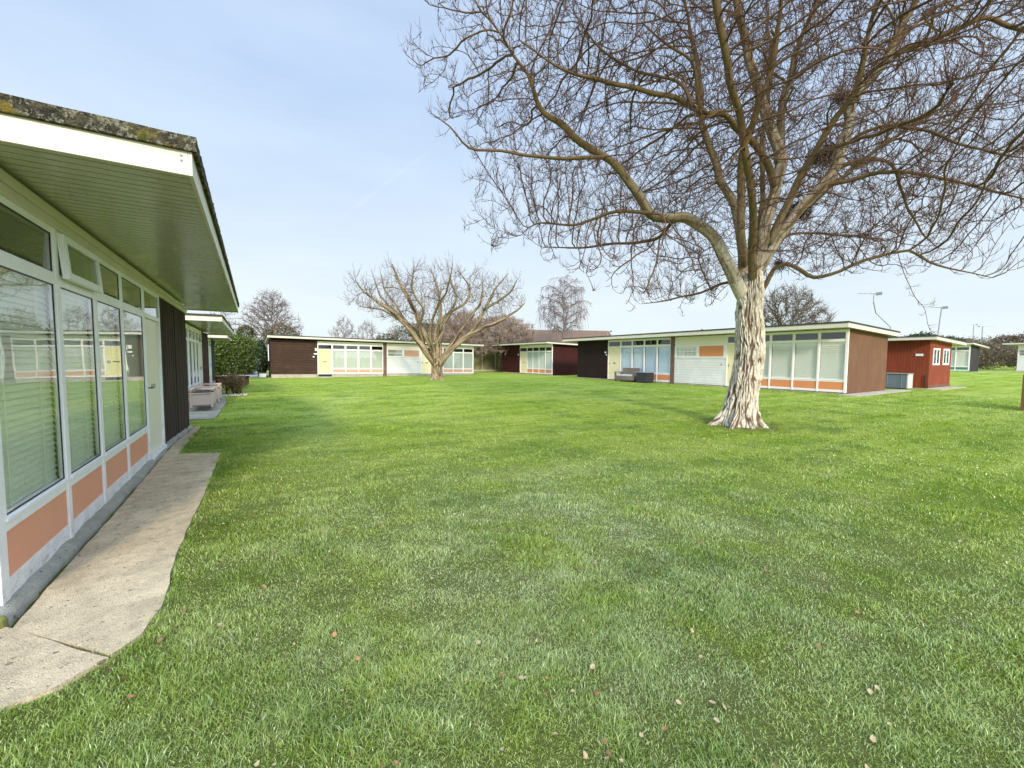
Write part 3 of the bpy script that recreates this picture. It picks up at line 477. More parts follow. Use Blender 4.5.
def chalet(name, label, origin, rz, segs, z, depth, roof, mats, tilt=0, detail=False, group=None, ends=True, base_drop=.35):
    """segs: list of (kind, width, options); local x runs along the front, local y goes back into the building"""
    root = empty(name, origin, rz, label, 'chalet', group); root.rotation_euler = (0, tilt, rz)
    zb, pb, pt, gb, gt, fb, ft, hd = z; bev = .004 if detail else 0
    L = sum(s[1] for s in segs); x = 0; z0 = -base_drop
    walls = {}
    frame = mats.get('frame', 'white')
    for kind, w, op in segs:
        a, b = x, x + w; x = b
        if kind == 'wood':
            tw = MB(); q0 = op.get('z0', zb)
            if detail:
                rb = random.Random(5); n = int(w / .115)
                for i in range(n):
                    xa = a + w * i / n; d0 = rb.uniform(-.002, .003) - (.006 if i % 2 else 0); tw.box(xa + .001, xa + w / n - .001, d0, .03, q0 + rb.uniform(-.01, .01), hd)
                tw.box(a, b, .031, .1, q0 + .02, hd)
            else: tw.box(a, b, 0, .1, q0, hd)
            tw.build('timber_wall', M[op['mat']], root, bevel=bev)
            if 'numbers' in op:
                for (sx, sz, ww, hh) in op['numbers']: MB().box(sx, sx + ww, -.02, -.001, sz, sz + hh).build('number_plate', M['number'], root)
        elif kind == 'door':
            f = MB(); p = .06
            f.box(a, a + p, -.02, .08, zb - .02, hd); f.box(b - p, b, -.02, .08, zb - .02, hd)
            f.box(a + p, b - p, -.018, .08, fb - .08, fb - .02); f.box(a + p, b - p, -.018, .08, ft, hd); f.box(a + p, b - p, -.05, .08, zb - .02, zb + .04)
            f.build('door_frame', M[frame], root, bevel=bev)
            d = MB().box(a + p + .004, b - p - .004, .012, .055, zb + .045, fb - .084).build('door', M[op['mat']], root, bevel=bev)
            hx = b - p - .09 if op.get('handle', 1) > 0 else a + p + .09
            zc = zb + (gt - zb) * .5
            h = MB(); h.box(hx - .02, hx + .02, .0, .012, zc - .09, zc + .09); h.tube([(hx, .0, zc + .02), (hx, -.045, zc + .02), (hx - .1 * op.get('handle', 1), -.045, zc + .02)], .009, 8); h.build('handle', M[op.get('hm', 'grey_metal')], d, bevel=0)
            cx = (a + b) / 2; MB().box(cx - .13, cx + .13, .002, .012, zc - .01, zc + .05).build('letter_plate', M[op.get('lm', 'black')], d)
            MB().add([(a + p, -.002, fb - .02), (b - p, -.002, fb - .02), (b - p, -.002, ft), (a + p, -.002, ft)], [(0, 1, 2, 3)]).build('fanlight_pane', M['glass_dark'], root)
            if op.get('step'): MB().box(a + .06, b - .06, -.10, .019, zb - .20, zb - .025).build('step_and_gap_shade', M['black'], root); MB().box(a, b, -.34, -.03, zb - .42, zb - .20).build('step_and_gap_shade', M['plinth'], root)  # black box: recess shade under the door put in as colour; pale box: step
        elif kind == 'glaz':
            ws = op['w']; xx = a
            ws = [q * w / sum(ws) for q in ws]; mw = .068 if detail else .07
            for i, q in enumerate(ws):
                window_module(root, xx + mw/2, xx + q - mw/2, z, mats, op.get('blind', 'blind'), slats=detail, casement=detail and i == op.get('casement', -1), bev=0)
                xx += q
            xx = a
            for i in range(len(ws) + 1):
                ww = mw if 0 < i < len(ws) else .10
                lo, hi = (xx - ww/2, xx + ww/2) if 0 < i < len(ws) else ((xx - .001, xx + mw/2) if i == 0 else (xx - mw/2, xx + .001))
                if i == 0 and a == 0: lo = xx - .06
                if i == len(ws) and abs(b - L) < 1e-6: hi = xx + .06
                MB().box(lo, hi, -.017 if detail else -.03, .03, zb - .01, hd).build('mullion', M[frame], root, bevel=bev)
                if i < len(ws): xx += ws[i]
        elif kind == 'pillar':
            MB().box(a, b, -.05, .15, z0, hd).build('brick_pillar', M[op.get('mat', 'brick')], root)
        elif kind == 'service':
            u = (hd - zb); zm = zb + .55 * u; zt = zb + .80 * u
            MB().box(a, b, .0, .1, zb, zm).build('siding', M['siding'], root)
            MB().box(a, b, -.012, .1, zt + .02, hd).build('cream_board', M['cream_board'], root)
            MB().box(a, b, .03, .1, zm + .05, zt).build('wall', M['cream_board'], root)
            f = MB(); f.box(a, b, -.03, .03, zm, zm + .05)
            c0, c1, c2, c3 = a + .12, a + w * .45, a + w * .50, b - .16
            for (p, q) in ((a, c0), (c1, c2), (c3, b)): f.box(p, q, -.02, .03, zm + .05, zt + .02)
            wf = MB().box(c0, c1, -.016, .02, zm + .05, zm + .09).box(c0, c1, -.016, .02, (zm + zt)/2, (zm + zt)/2 + .05).box(c0, c1, -.016, .02, zt - .02, zt + .02).build('window', M['white_far'], root)
            f.build('trim', M['white_far'], root)
            MB().add([(c0, .004, zm + .09), (c1, .004, zm + .09), (c1, .004, zt - .02), (c0, .004, zt - .02)], [(0, 1, 2, 3)]).build('pane', M['glass'] if op.get('curtain') else M['glass_dark'], wf)
            if op.get('curtain'):
                n = 30; b_ = MB(); pts = [(c0 + (c1 - c0) * i / n, .022 + .006 * math.sin(i * 1.3)) for i in range(n + 1)]
                for k in range(0, n, 6): b_.add([(pts[i][0], .02 + .006*math.sin(i*1.3), zz) for zz in (zm + .09, zt - .1) for i in range(k, k + 4)], [(0,1,5,4),(1,2,6,5),(2,3,7,6)])
                b_.build('curtain', M['curtain'], wf)
            MB().box(c2 + .002, c3 - .002, .0, .026, zm + .09, zt - .02).build('infill_panel', M[mats.get('panel', 'orange')], root)
            MB().box(c2, c3, -.018, .0, zt - .02, zt + .018).build('trim', M['white_far'], root)
            MB().box(b - .3, b - .22, -.015, -.001, zm - .42, zm - .32).build('meter_vent', M['grey_metal'], root)
    # body: ends, back, plinth, floor
    e = mats.get('end', 'timber_dark')
    MB().box(0, .1, .101, depth, z0 + .3, hd + .02).build('end_wall', M[mats.get('end_left', e)], root)
    MB().box(L - .1, L, .101, depth, z0 + .3, hd + .02).build('end_wall', M[mats.get('end_right', e)], root)
    MB().box(.1, L - .1, depth - .1, depth - .002, z0 + .3, hd + .02).build('back_wall', M['timber_dark'], root)
    MB().box(.02, L - .02, .02, depth - .02, z0, zb - .022).build('plinth', M[mats.get('plinth', 'plinth')], root)
    MB().box(.12, L - .12, 1.9, 1.96, zb, hd).build('inner_wall', M['interior'], root)
    # roof
    x0, x1, y0, y1 = -roof['l'], L + roof['r'], -roof['front'], depth + roof['back']
    zf = roof['z']; sl = roof.get('slope', 0); sx = roof.get('sx', 0); fh = roof.get('fascia', .17); ft_ = roof.get('felt', .06)
    Z = lambda X, Y: zf + sl * (Y - y0) + sx * (X - x0)
    def sheet(X0, X1, Y0, Y1, d0, d1):
        c = [(X0, Y0), (X1, Y0), (X1, Y1), (X0, Y1)]
        return [(p, q, Z(p, q) + d0) for p, q in c], [(p, q, Z(p, q) + d1) for p, q in c]
    fm = mats.get('fascia', 'fascia'); k = .022
    for nm, (X0, X1, Y0, Y1) in (('f', (x0, x1, y0, y0 + k)), ('b', (x0, x1, y1 - k, y1)), ('l', (x0, x0 + k, y0 + k, y1 - k)), ('r', (x1 - k, x1, y0 + k, y1 - k))):
        m = MB(); m.hexa(*sheet(X0, X1, Y0, Y1, 0, fh)); m.build('fascia', M[fm], root, bevel=.003 if detail else 0)
    if detail:      # tongued boards running out from the wall
        m = MB(); xx = x0 + k; bw = .1
        while xx < x1 - k - .01:
            xe = min(xx + bw - .013, x1 - k); m.hexa(*sheet(xx, xe, y0 + k, .0, .018, .036)); m.hexa(*sheet(xe, min(xe + .013, x1-k), y0 + k, .0, .033, .036)); xx += bw
        m.hexa(*sheet(x0 + k, x1 - k, .0, y1 - k, .024, .034)); m.build('soffit', M['soffit'], root)
        MB().box(0, L, -.045, -.001, hd - .03, hd + .035).box(0, L, -.03, -.001, hd - .10, hd - .031).build('soffit_trim', M['fascia'], root, bevel=.004)
    else:
        m = MB(); m.hexa(*sheet(x0 + k, x1 - k, y0 + k, y1 - k, .022, .034)); m.build('soffit', M['soffit'], root)
    # felt: with its own ragged edge
    m = MB(); n = max(8, int((x1 - x0) / (.05 if detail else .5))); ov = .025
    top = []; bot = []
    yn = 40 if detail else 3
    rim = [(x0 - ov + (x1 - x0 + 2*ov) * i / n, y0 - ov) for i in range(n)] + [(x1 + ov, y0 - ov + (y1 - y0 + 2*ov) * i / yn) for i in range(yn)] + \
          [(x1 + ov - (x1 - x0 + 2*ov) * i / n, y1 + ov) for i in range(n)] + [(x0 - ov, y1 + ov - (y1 - y0 + 2*ov) * i / yn) for i in range(yn)]
    amp = .012 if detail else .003
    for (X, Y) in rim:
        q = noise.noise(Vector((X * 7, Y * 7, 1))) * amp; r_ = noise.noise(Vector((X * 16, Y * 16, 5))) * amp
        bot.append((X + r_, Y + r_, Z(X, Y) + fh - .012 + q * .6)); top.append((X - r_ * .5, Y - r_ * .5, Z(X, Y) + fh + ft_ + q))
    N = len(rim); m.add(bot + top, [tuple(range(N-1, -1, -1)), tuple(range(N, 2*N))] + [(i, (i+1) % N, N + (i+1) % N, N + i) for i in range(N)])
    m.build('roof', M[mats.get('felt', 'felt_plain')], root)
    return root

ZL = (.05, .188, .47, .56, 2.04, 2.13, 2.42, 2.565)
L1 = chalet('chalet', 'nearest chalet at the left edge, with terracotta panels under a wide mossy eave', (-1.272, 3.55, 0), PI/2,
    [('glaz', 3.97, dict(w=[1.03, .90, .94, 1.10], casement=1, blind='blind')), ('door', 1.16, dict(mat='cream_door', handle=-1, hm='black', lm='grey_metal')),
     ('wood', 3.2, dict(mat='timber_dark', z0=-.12))], ZL, 4.8,
    dict(l=.25, r=.7, front=.985, back=.3, z=2.615, fascia=.155, felt=.075), dict(end='timber_dark', plinth='apron', felt='felt', panel='orange'), detail=True)
for (sx, sz) in ((-.93, .0), (-.93, .03), (.55, .03)): MB().tube([(-.251, sx, 2.70 + sz), (-.257, sx, 2.70 + sz)], .007, 8).build('screw_head', M['grey_metal'], L1)
APRON.build('cement_fillet', M['apron'], None, smooth=True)
ap = bpy.data.objects['cement_fillet']; ap.parent = L1; ap.matrix_parent_inverse = (Matrix.Translation((-1.272, 3.55, 0)) @ Matrix.Rotation(PI/2, 4, 'Z')).inverted()
L2 = chalet('chalet', 'second chalet on the left, half hidden, with the pinkish bench box against its white windows', (-1.8, 16.2, 0), PI/2,
    [('glaz', 4.0, dict(w=[1, 1, 1, 1], blind='blind_far')), ('door', 1.1, dict(mat='cream_door')), ('wood', 3.1, dict(mat='timber_red', z0=0))], ZL, 4.8,
    dict(l=.2, r=1.1, front=1.0, back=.3, z=2.62, fascia=.16, felt=.05), dict(end='timber_dark', panel='orange'))
L3 = chalet('chalet', 'farthest chalet of the left row, its white post just in front of the laurel hedge', (-2.15, 28.6, 0), PI/2,
    [('glaz', 1.0, dict(w=[1], blind='blind_far')), ('door', 1.1, dict(mat='cream_door')), ('wood', 3.0, dict(mat='timber_grey', z0=0))], ZL, 4.8,
    dict(l=.3, r=.6, front=.95, back=.3, z=2.58, fascia=.16, felt=.04), dict(end='timber_dark', end_left='white_far', panel='orange'))

ZB = (.30, .40, .66, .74, 2.12, 2.24, 2.52, 2.80)
B = chalet('chalet', 'long chalet block facing the camera, behind the spreading pruned tree', (1.05, 35, .0), 0,
    [('wood', 3.1, dict(mat='timber_brown_h', z0=.30, numbers=[(2.93, 2.05, .13, .22), (2.85, 1.78, .22, .10), (2.78, 1.55, .10, .10)])), ('door', 1.05, dict(mat='yellow_door', step=True)),
     ('glaz', 3.9, dict(w=[1, 1, 1, 1], blind='blind_b')), ('pillar', .28, dict()), ('service', 2.95, dict()), ('door', 1.05, dict(mat='lemon_door', handle=-1)),
     ('glaz', 3.95, dict(w=[1, 1, 1, 1], blind='blind_b'))], ZB, 4.8,
    dict(l=.2, r=.85, front=.55, back=.4, z=2.93, slope=-.035, fascia=.16, felt=.05, sx=-.006), dict(end='timber_dark', frame='white_far', panel='panel_b'), tilt=.010)

ZR = (.08, .19, .54, .64, 2.34, 2.46, 2.76, 2.88)
RB = chalet('chalet', 'long chalet block behind the big tree, with tan end wall and sofa in front', (22.2, 25.9, 0), -PI/2,
    [('wood', 3.4, dict(mat='timber_black_h', z0=.08, numbers=[(3.05, 1.95, .16, .12), (3.18, 1.78, .1, .1)])), ('door', 1.25, dict(mat='lemon_door', handle=-1)),  # timber_black_h: brown boards with the shade put into the colour
     ('glaz', 4.2, dict(w=[1, 1, 1, 1], blind='blind_blue')), ('pillar', .28, dict()), ('service', 3.32, dict(curtain=True)), ('door', 1.25, dict(mat='lemon_door', handle=-1)),
     ('glaz', 4.25, dict(w=[1, 1, 1, 1], blind='blind_far'))], ZR, 4.7,
    dict(l=1.0, r=.3, front=.8, back=.45, z=2.915, slope=-.036, fascia=.20, felt=.055), dict(end='timber_black_h', end_right='timber_tan', frame='white_far', panel='orange_b'))

ZM = (.10, .20, .50, .60, 2.15, 2.27, 2.58, 2.86)
MBK = chalet('chalet', 'maroon boarded chalet beside the fence, with net curtains and cream door', (23.2, 39.6, 0), -PI/2,
    [('wood', 3.6, dict(mat='timber_red', z0=.1, numbers=[(3.2, 1.85, .16, .16)])), ('door', 1.3, dict(mat='lemon_door')), ('glaz', 4.1, dict(w=[1, 1, 1, 1], blind='curtain'))], ZM, 5.0,
    dict(l=1.6, r=.5, front=1.0, back=.5, z=2.90, slope=-.03, fascia=.15, felt=.04), dict(end='timber_red', frame='white_far', panel='orange_b', net=True))
# rust-red chalet seen at its corner
rc = empty('chalet', (30.15, 7.17, 0), 0, 'small rust red boarded chalet with two narrow white windows', 'chalet')
MB().box(-.0, .1, .101, 6.5, .08, 2.62).build('side_wall', M['timber_rust'], rc)
MB().box(0, 3.75, 0, .1, .08, 2.6).build('end_wall', M['timber_rust'], rc)
MB().box(3.65, 3.75, .101, 6.5, .08, 2.5).build('side_wall', M['timber_rust'], rc)
MB().box(.02, 3.73, .02, 6.5, -.2, .078).build('plinth', M['plinth'], rc)
for a in (.5, 2.2):
    f = MB(); w, z0, z1 = 1.1, 1.28, 2.18
    f.box(a, a+w, -.03, -.001, z0, z0+.09).box(a, a+w, -.03, -.001, z1-.09, z1)
    for q in (a, a+w-.09, a + w/2 - .045): f.box(q, q+.09, -.028, -.001, z0+.09, z1-.09)
    f = f.build('window', M['white'], rc)
    MB().box(a+.09, a+w-.09, -.012, -.006, z0+.09, z1-.09).build('pane', M['glass_dark'], f)
    MB().box(a+.2, a+w-.2, -.004, -.001, z0+.09, z1-.09).build('net_curtain', M['curtain'], f)
MB().box(-.03, -.001, .25, .55, 1.76, 1.88).build('number_plate', M['number'], rc)
MB().box(-.02, 3.77, -.02, -.001, .08, .22).build('skirting', M['timber_tan'], rc)
def zr(x): return 2.60 - .035 * (x + .45)
for (x0, x1, y0, y1) in ((-.45, 5.0, -.33, -.31), (-.45, 5.0, 6.6, 6.62), (-.45, -.43, -.31, 6.6), (4.98, 5.0, -.31, 6.6)):
    MB().hexa([(x0,y0,zr(x0)),(x1,y0,zr(x1)),(x1,y1,zr(x1)),(x0,y1,zr(x0))], [(x0,y0,zr(x0)+.16),(x1,y0,zr(x1)+.16),(x1,y1,zr(x1)+.16),(x0,y1,zr(x0)+.16)]).build('fascia', M['fascia'], rc)
x0, x1, y0, y1 = -.42, 4.97, -.3, 6.59
MB().hexa([(x0,y0,zr(x0)+.02),(x1,y0,zr(x1)+.02),(x1,y1,zr(x1)+.02),(x0,y1,zr(x0)+.02)], [(x0,y0,zr(x0)+.03),(x1,y0,zr(x1)+.03),(x1,y1,zr(x1)+.03),(x0,y1,zr(x0)+.03)]).build('soffit', M['soffit'], rc)
x0, x1, y0, y1 = -.47, 5.02, -.35, 6.64
MB().hexa([(x0,y0,zr(x0)+.155),(x1,y0,zr(x1)+.155),(x1,y1,zr(x1)+.155),(x0,y1,zr(x0)+.155)], [(x0,y0,zr(x0)+.21),(x1,y0,zr(x1)+.21),(x1,y1,zr(x1)+.21),(x0,y1,zr(x0)+.21)]).build('roof', M['felt_plain'], rc)
MB().tube([(.0-.04, .12, .1), (-.04, .12, .75), (-.10, .12, .8), (-.14, .12, .72)], .025, 8).build('standpipe', M['black'], rc)

# grey storage cabinet beside it
cb = empty('storage_cabinet', (29.35, 7.75, 0), 0, 'blue grey storage cabinet with a pale end against the rust red chalet', 'cabinet')
MB().box(0, .72, .05, 1.75, .04, .80).build('body', M['cabinet'], cb)
MB().box(0.002, .718, 0, .049, .04, .80).build('end_board', M['cushion'], cb)
MB().box(-.04, .74, -.03, 1.78, .803, .84).build('lid', M['grey_metal'], cb)
MB().box(-.012, -.001, .25, .27, .06, .78).box(-.012, -.001, .85, .87, .06, .78).build('trim', M['grey_metal'], cb)

# far chalets on the right
ZF = (.12, .22, .5, .6, 2.2, 2.3, 2.6, 2.85)
F1 = chalet('chalet', 'distant dark grey chalet with pale windows over a green panel, behind the red chalet', (64, 17.2, .37), -PI/2,
    [('wood', 1.0, dict(mat='timber_grey', z0=.1)), ('glaz', 4.0, dict(w=[1, 1, 1, 1], blind='blind_far'))], ZF, 3.9,
    dict(l=.4, r=.45, front=1.0, back=1.6, z=2.88, slope=-.05, fascia=.17, felt=.04), dict(end='timber_grey', frame='white_far', panel='green'))
F2 = chalet('chalet', 'distant cream chalet cut off by the right edge of the photo, beyond the hedge', (68.4, 9.55, .40), -PI/2,
    [('service', 2.6, dict()), ('door', 1.0, dict(mat='cream_door')), ('glaz', 4.0, dict(w=[1, 1, 1, 1], blind='blind_far'))], ZF, 5.5,
    dict(l=1.0, r=.6, front=.7, back=.4, z=2.88, slope=-.02, fascia=.17, felt=.04), dict(end='cream_board', frame='white_far', panel='green'))

# low red box at the right edge
bs = empty('bin_store', (19.85, 1.3, 0), 0, 'low red brown boarded bin store at the very right edge of the lawn', 'bin store')
MB().box(0, 1.3, 1.26, 1.3, .05, 1.04).box(0, .04, 0, 1.259, .05, 1.04).box(1.26, 1.3, 0, 1.259, .05, 1.04).build('boarding', M['timber_rust'], bs)
MB().box(-.03, .05, 1.23, 1.33, 0, 1.10).box(-.03, .05, -.05, .05, 0, 1.10).box(1.25, 1.33, 1.23, 1.33, 0, 1.10).box(1.25, 1.33, -.05, .05, 0, 1.10).build('post', M['timber_tan'], bs)
MB().box(.055, 1.245, .02, 1.225, 1.0, 1.03).build('lid', M['timber_rust'], bs)

# garden sofa and planter in front of the long block
sf = empty('garden_sofa', (21.25, 20.9, 0), -PI/2, 'weathered brown rattan garden sofa with a low pale cushion, in front of the blue blinds', 'sofa')
MB().box(.0, 1.75, .0, .72, .10, .36).build('seat_base', M['rattan'], sf, bevel=.02)
MB().box(.14, 1.61, .64, .74, .36, .92).build('backrest', M['rattan'], sf, bevel=.03)
for a in (0, 1.62): MB().box(a, a + .13, .0, .08, .36, .60).box(a, a+.13, .56, .74, .36, .60).box(a - .02, a + .15, -.02, .76, .60, .66).build('armrest', M['rattan'], sf, bevel=.015)
for a in (.04, 1.65):
    for b in (.04, .62): MB().box(a, a + .06, b, b + .06, 0, .10).build('leg', M['rattan_dark'], sf)
MB().box(.15, .86, .03, .62, .362, .48).build('cushion', M['cushion'], sf, bevel=.03); MB().box(.88, 1.6, .03, .62, .362, .48).build('cushion', M['cushion'], sf, bevel=.03)
pl = empty('planter', (21.15, 18.85, 0), -PI/2, 'dark woven planter box standing right beside the rattan sofa', 'planter')
MB().box(0, .85, 0, .04, .03, .66).box(0, .85, .61, .65, .03, .66).box(0, .04, .041, .609, .03, .66).box(.81, .85, .041, .609, .03, .66).build('body', M['rattan_dark'], pl)
MB().box(-.03, .88, -.03, .68, .662, .70).build('rim', M['grey_metal'], pl)

# pinkish bench boxes beside the second left chalet
def bench_box(loc, label, w=.56, d=1.2, h=.40, dark=True):
    r = empty('bench_box', loc, 0, label, 'bench'); m = M['pink_timber']
    MB().box(.06, w - .06, 0, .03, .08, h).box(.06, w-.06, d - .03, d, .08, h).box(0.01, .04, .06, d-.06, .08, h).box(w-.04, w-.01, .06, d-.06, .08, h).build('panel', m, r, bevel=.004)
    for a in (0, w - .06):
        for b in (-.01, d - .05): MB().box(a, a + .06, b, b + .06, 0, h + (.03 if b < 0 else .16)).build('leg', m, r, bevel=.004)
    MB().box(.06, w-.06, -.02, .05, h + .002, h + .025).build('rail', m, r, bevel=.004); MB().box(.06, w-.06, d-.05, d+.02, h+.10, h + .16).build('rail', m, r, bevel=.004)
    MB().box(.07, w-.07, .06, d-.06, h - .06, h + .05).build('seat_cushion' if dark else 'seat', M['black'] if dark else m, r, bevel=.02)
    for a in (-.005, w - .055): MB().box(a, a+.06, .055, d-.055, h + .09, h + .14).build('armrest', m, r, bevel=.004)
    return r
bench_box((-1.60, 15.1, .03), 'pinkish wooden bench box with a dark seat, standing on the mossy slab')
bench_box((-1.55, 16.9, .03), 'empty pinkish wooden bench frame just behind the one with a dark seat', dark=False)
tb = empty('planter', (-1.75, 27.2, .0), 0, 'low dark red timber planter at the foot of the laurel hedge', 'planter')
MB().box(0, 1.5, 0, .04, .05, .41).box(0, 1.5, .86, .9, .05, .41).box(0, .04, .041, .859, .05, .41).box(1.46, 1.5, .041, .859, .05, .41).build('body', M['timber_red'], tb)
MB().box(-.04, 1.54, -.04, .05, .412, .46).build('rim', M['timber_red'], tb); MB().box(-.04, 1.54, .85, .94, .412, .46).build('rim', M['timber_red'], tb)
MB().box(.041, 1.459, .041, .859, .05, .36).build('soil', M['apron'], tb)
gr = empty('garden_chest', (.35, 36.0, 0), 0, 'small white box standing on the grass beside the brown left end of the back block', 'box')
MB().box(0, .42, 0, .35, .03, .30).build('body', M['white_far'], gr, bevel=.01); MB().box(-.02, .44, -.02, .37, .302, .34).build('lid', M['pavement'], gr, bevel=.01)
sgn = tag(MB().box(-.06, -.02, 0, .9, 1.15, 2.35).build('noticeboard', M['white'], None, bevel=.005), 'white board standing edge on at the left corner of the back block', 'board'); sgn.location = (.99, 35.2, .1)

# aerials
def aerial(name, label, pts, arm, n_el, group=None, r=.018, dirv=(1, 0, 0)):
    root = empty(name, pts[0], 0, label, 'aerial', group); q = [tuple(np.subtract(p, pts[0])) for p in pts]
    MB().tube(q, r, 6).build('mast', M['grey_metal'], root)
    tip = Vector(q[-1]); d = Vector(dirv).normalized(); b = MB(); b.tube([tip - d * arm * .25, tip + d * arm * .75], .012, 6); bo = b.build('boom', M['grey_metal'], root)
    side = d.cross(Vector((0, 0, 1))).normalized() if abs(d.z) < .9 else Vector((1, 0, 0))
    e = MB()
    for i in range(n_el):
        c = tip - d * arm * .22 + d * arm * .92 * i / max(1, n_el - 1); hw = .14 - .05 * i / n_el
        e.tube([c - side * hw, c + side * hw], .006, 5)
    e.build('element', M['grey_metal'], root)
    e = MB(); c = tip - d * arm * .25; e.box(c.x - .015, c.x + .015, c.y - .12, c.y + .12, c.z - .07, c.z + .07); e.build('reflector', M['grey_metal'], root)
    return root
aerial('tv_aerial', 'bent television aerial leaning off the back corner of the tan walled block', [(27.3, 8.0, 2.85), (27.3, 8.0, 3.2), (26.3, 8.3, 3.85), (25.3, 8.1, 4.3), (25.3, 8.1, 4.7)], 1.0, 5, dirv=(-.85, .5, 0), r=.02)
aerial('tv_aerial', 'upright television aerial on the roof of the rust red chalet', [(33.45, 7.7, 2.5), (33.5, 7.6, 4.55)], .8, 8, dirv=(-.85, .5, 0), r=.03)
aerial('tv_aerial', 'thin television aerial rising above the left part of the long block roof', [(27, 27.5, 2.9), (27, 27.5, 4.0)], 1.3, 5, dirv=(-.9, .4, 0))
aerial('tv_aerial', 'taller of two television aerials above the far brown hedge', [(91, 16.2, .4), (91, 16.2, 6.6)], 2.2, 7, dirv=(.8, -.6, 0), r=.06)
aerial('tv_aerial', 'left of two television aerials above the far brown hedge', [(91, 17.1, .4), (91, 17.1, 6.9)], 1.6, 5, dirv=(-.8, .6, 0), r=.05)
fp = empty('flue_pipe', (25.2, 17.0, 2.95), 0, 'short dark flue pipe on the roof of the long block', 'flue')
MB().tube([(0, 0, 0), (0, 0, .45)], .05, 10).build('pipe', M['black'], fp); MB().tube([(0, 0, .46), (0, 0, .58)], .09, 10, r2=.03).build('cowl', M['black'], fp)

# fence in the gap
fn = empty('fence', (19.2, 43.5, 0), 0, 'weathered close boarded timber fence in the gap between two chalets', 'fence')
MB().box(0, 9, 0, .03, .05, 2.0).build('boards', M['fence'], fn)
for i in range(6): MB().box(i*1.75, i*1.75 + .12, -.08, -.001, 0, 2.05).build('post', M['plinth'], fn)
MB().box(0, 9, -.03, .05, 2.002, 2.05).build('capping', M['fence'], fn); MB().box(0, 9, -.04, -.001, .02, .2).build('gravel_board', M['plinth'], fn)

# brick bungalow behind
def house(label, loc, rz, L, D, eave, ridge, hip=False):
    r = empty('bungalow', loc, rz, label, 'house')
    w = MB().box(0, L, 0, D, 0, eave)
    if not hip:
        for x in (0, L): 
            e = .25 if x == 0 else -.25
            w.add([(x, 0, eave), (x, D, eave), (x, D/2, ridge - .1), (x+e, 0, eave), (x+e, D, eave), (x+e, D/2, ridge-.1)], [(0,1,2),(3,5,4),(0,2,5,3),(1,4,5,2)])
    w.build('wall', M['brick_orange'], r)
    o = .4; hx = D/2 if hip else -o; ez = eave - .12
    m = MB(); m.add([(-o, -o, ez), (L+o, -o, ez), (L+o, D+o, ez), (-o, D+o, ez), (hx, D/2, ridge), (L-hx, D/2, ridge)], [(0,1,5,4), (2,3,4,5), (3,0,4), (1,2,5), (0,3,2,1)] if hip else [(0,1,5,4), (2,3,4,5)])
    if not hip:
        m.add([(-o, -o, ez-.15), (L+o, -o, ez-.15), (L+o, D+o, ez-.15), (-o, D+o, ez-.15), (hx, D/2, ridge-.15), (L-hx, D/2, ridge-.15)], [(0,4,5,1), (2,5,4,3)])
    m.build('roof', M['tiles'], r)
    m = MB(); m.box(-o, L+o, -o-.05, -o, ez-.2, ez-.02); m.build('gutter', M['white'], r)
    for k in range(3):
        wx = L * (.18 + .3 * k); f = MB().box(wx, wx+1.4, -.05, -.001, 1.0, 2.1).build('window', M['white'], r); MB().box(wx+.08, wx+1.32, -.07, -.051, 1.08, 2.02).build('pane', M['glass_dark'], f)
    return r
house('low tiled bungalow with an orange brick gable behind the weeping birch', (32.5, 48.0, 0), -.45, 12, 7, 3.6, 5.75)
house('brick house mostly hidden behind the bare domed tree', (18.5, 52.5, 0), -.15, 8, 7, 4.9, 6.3)
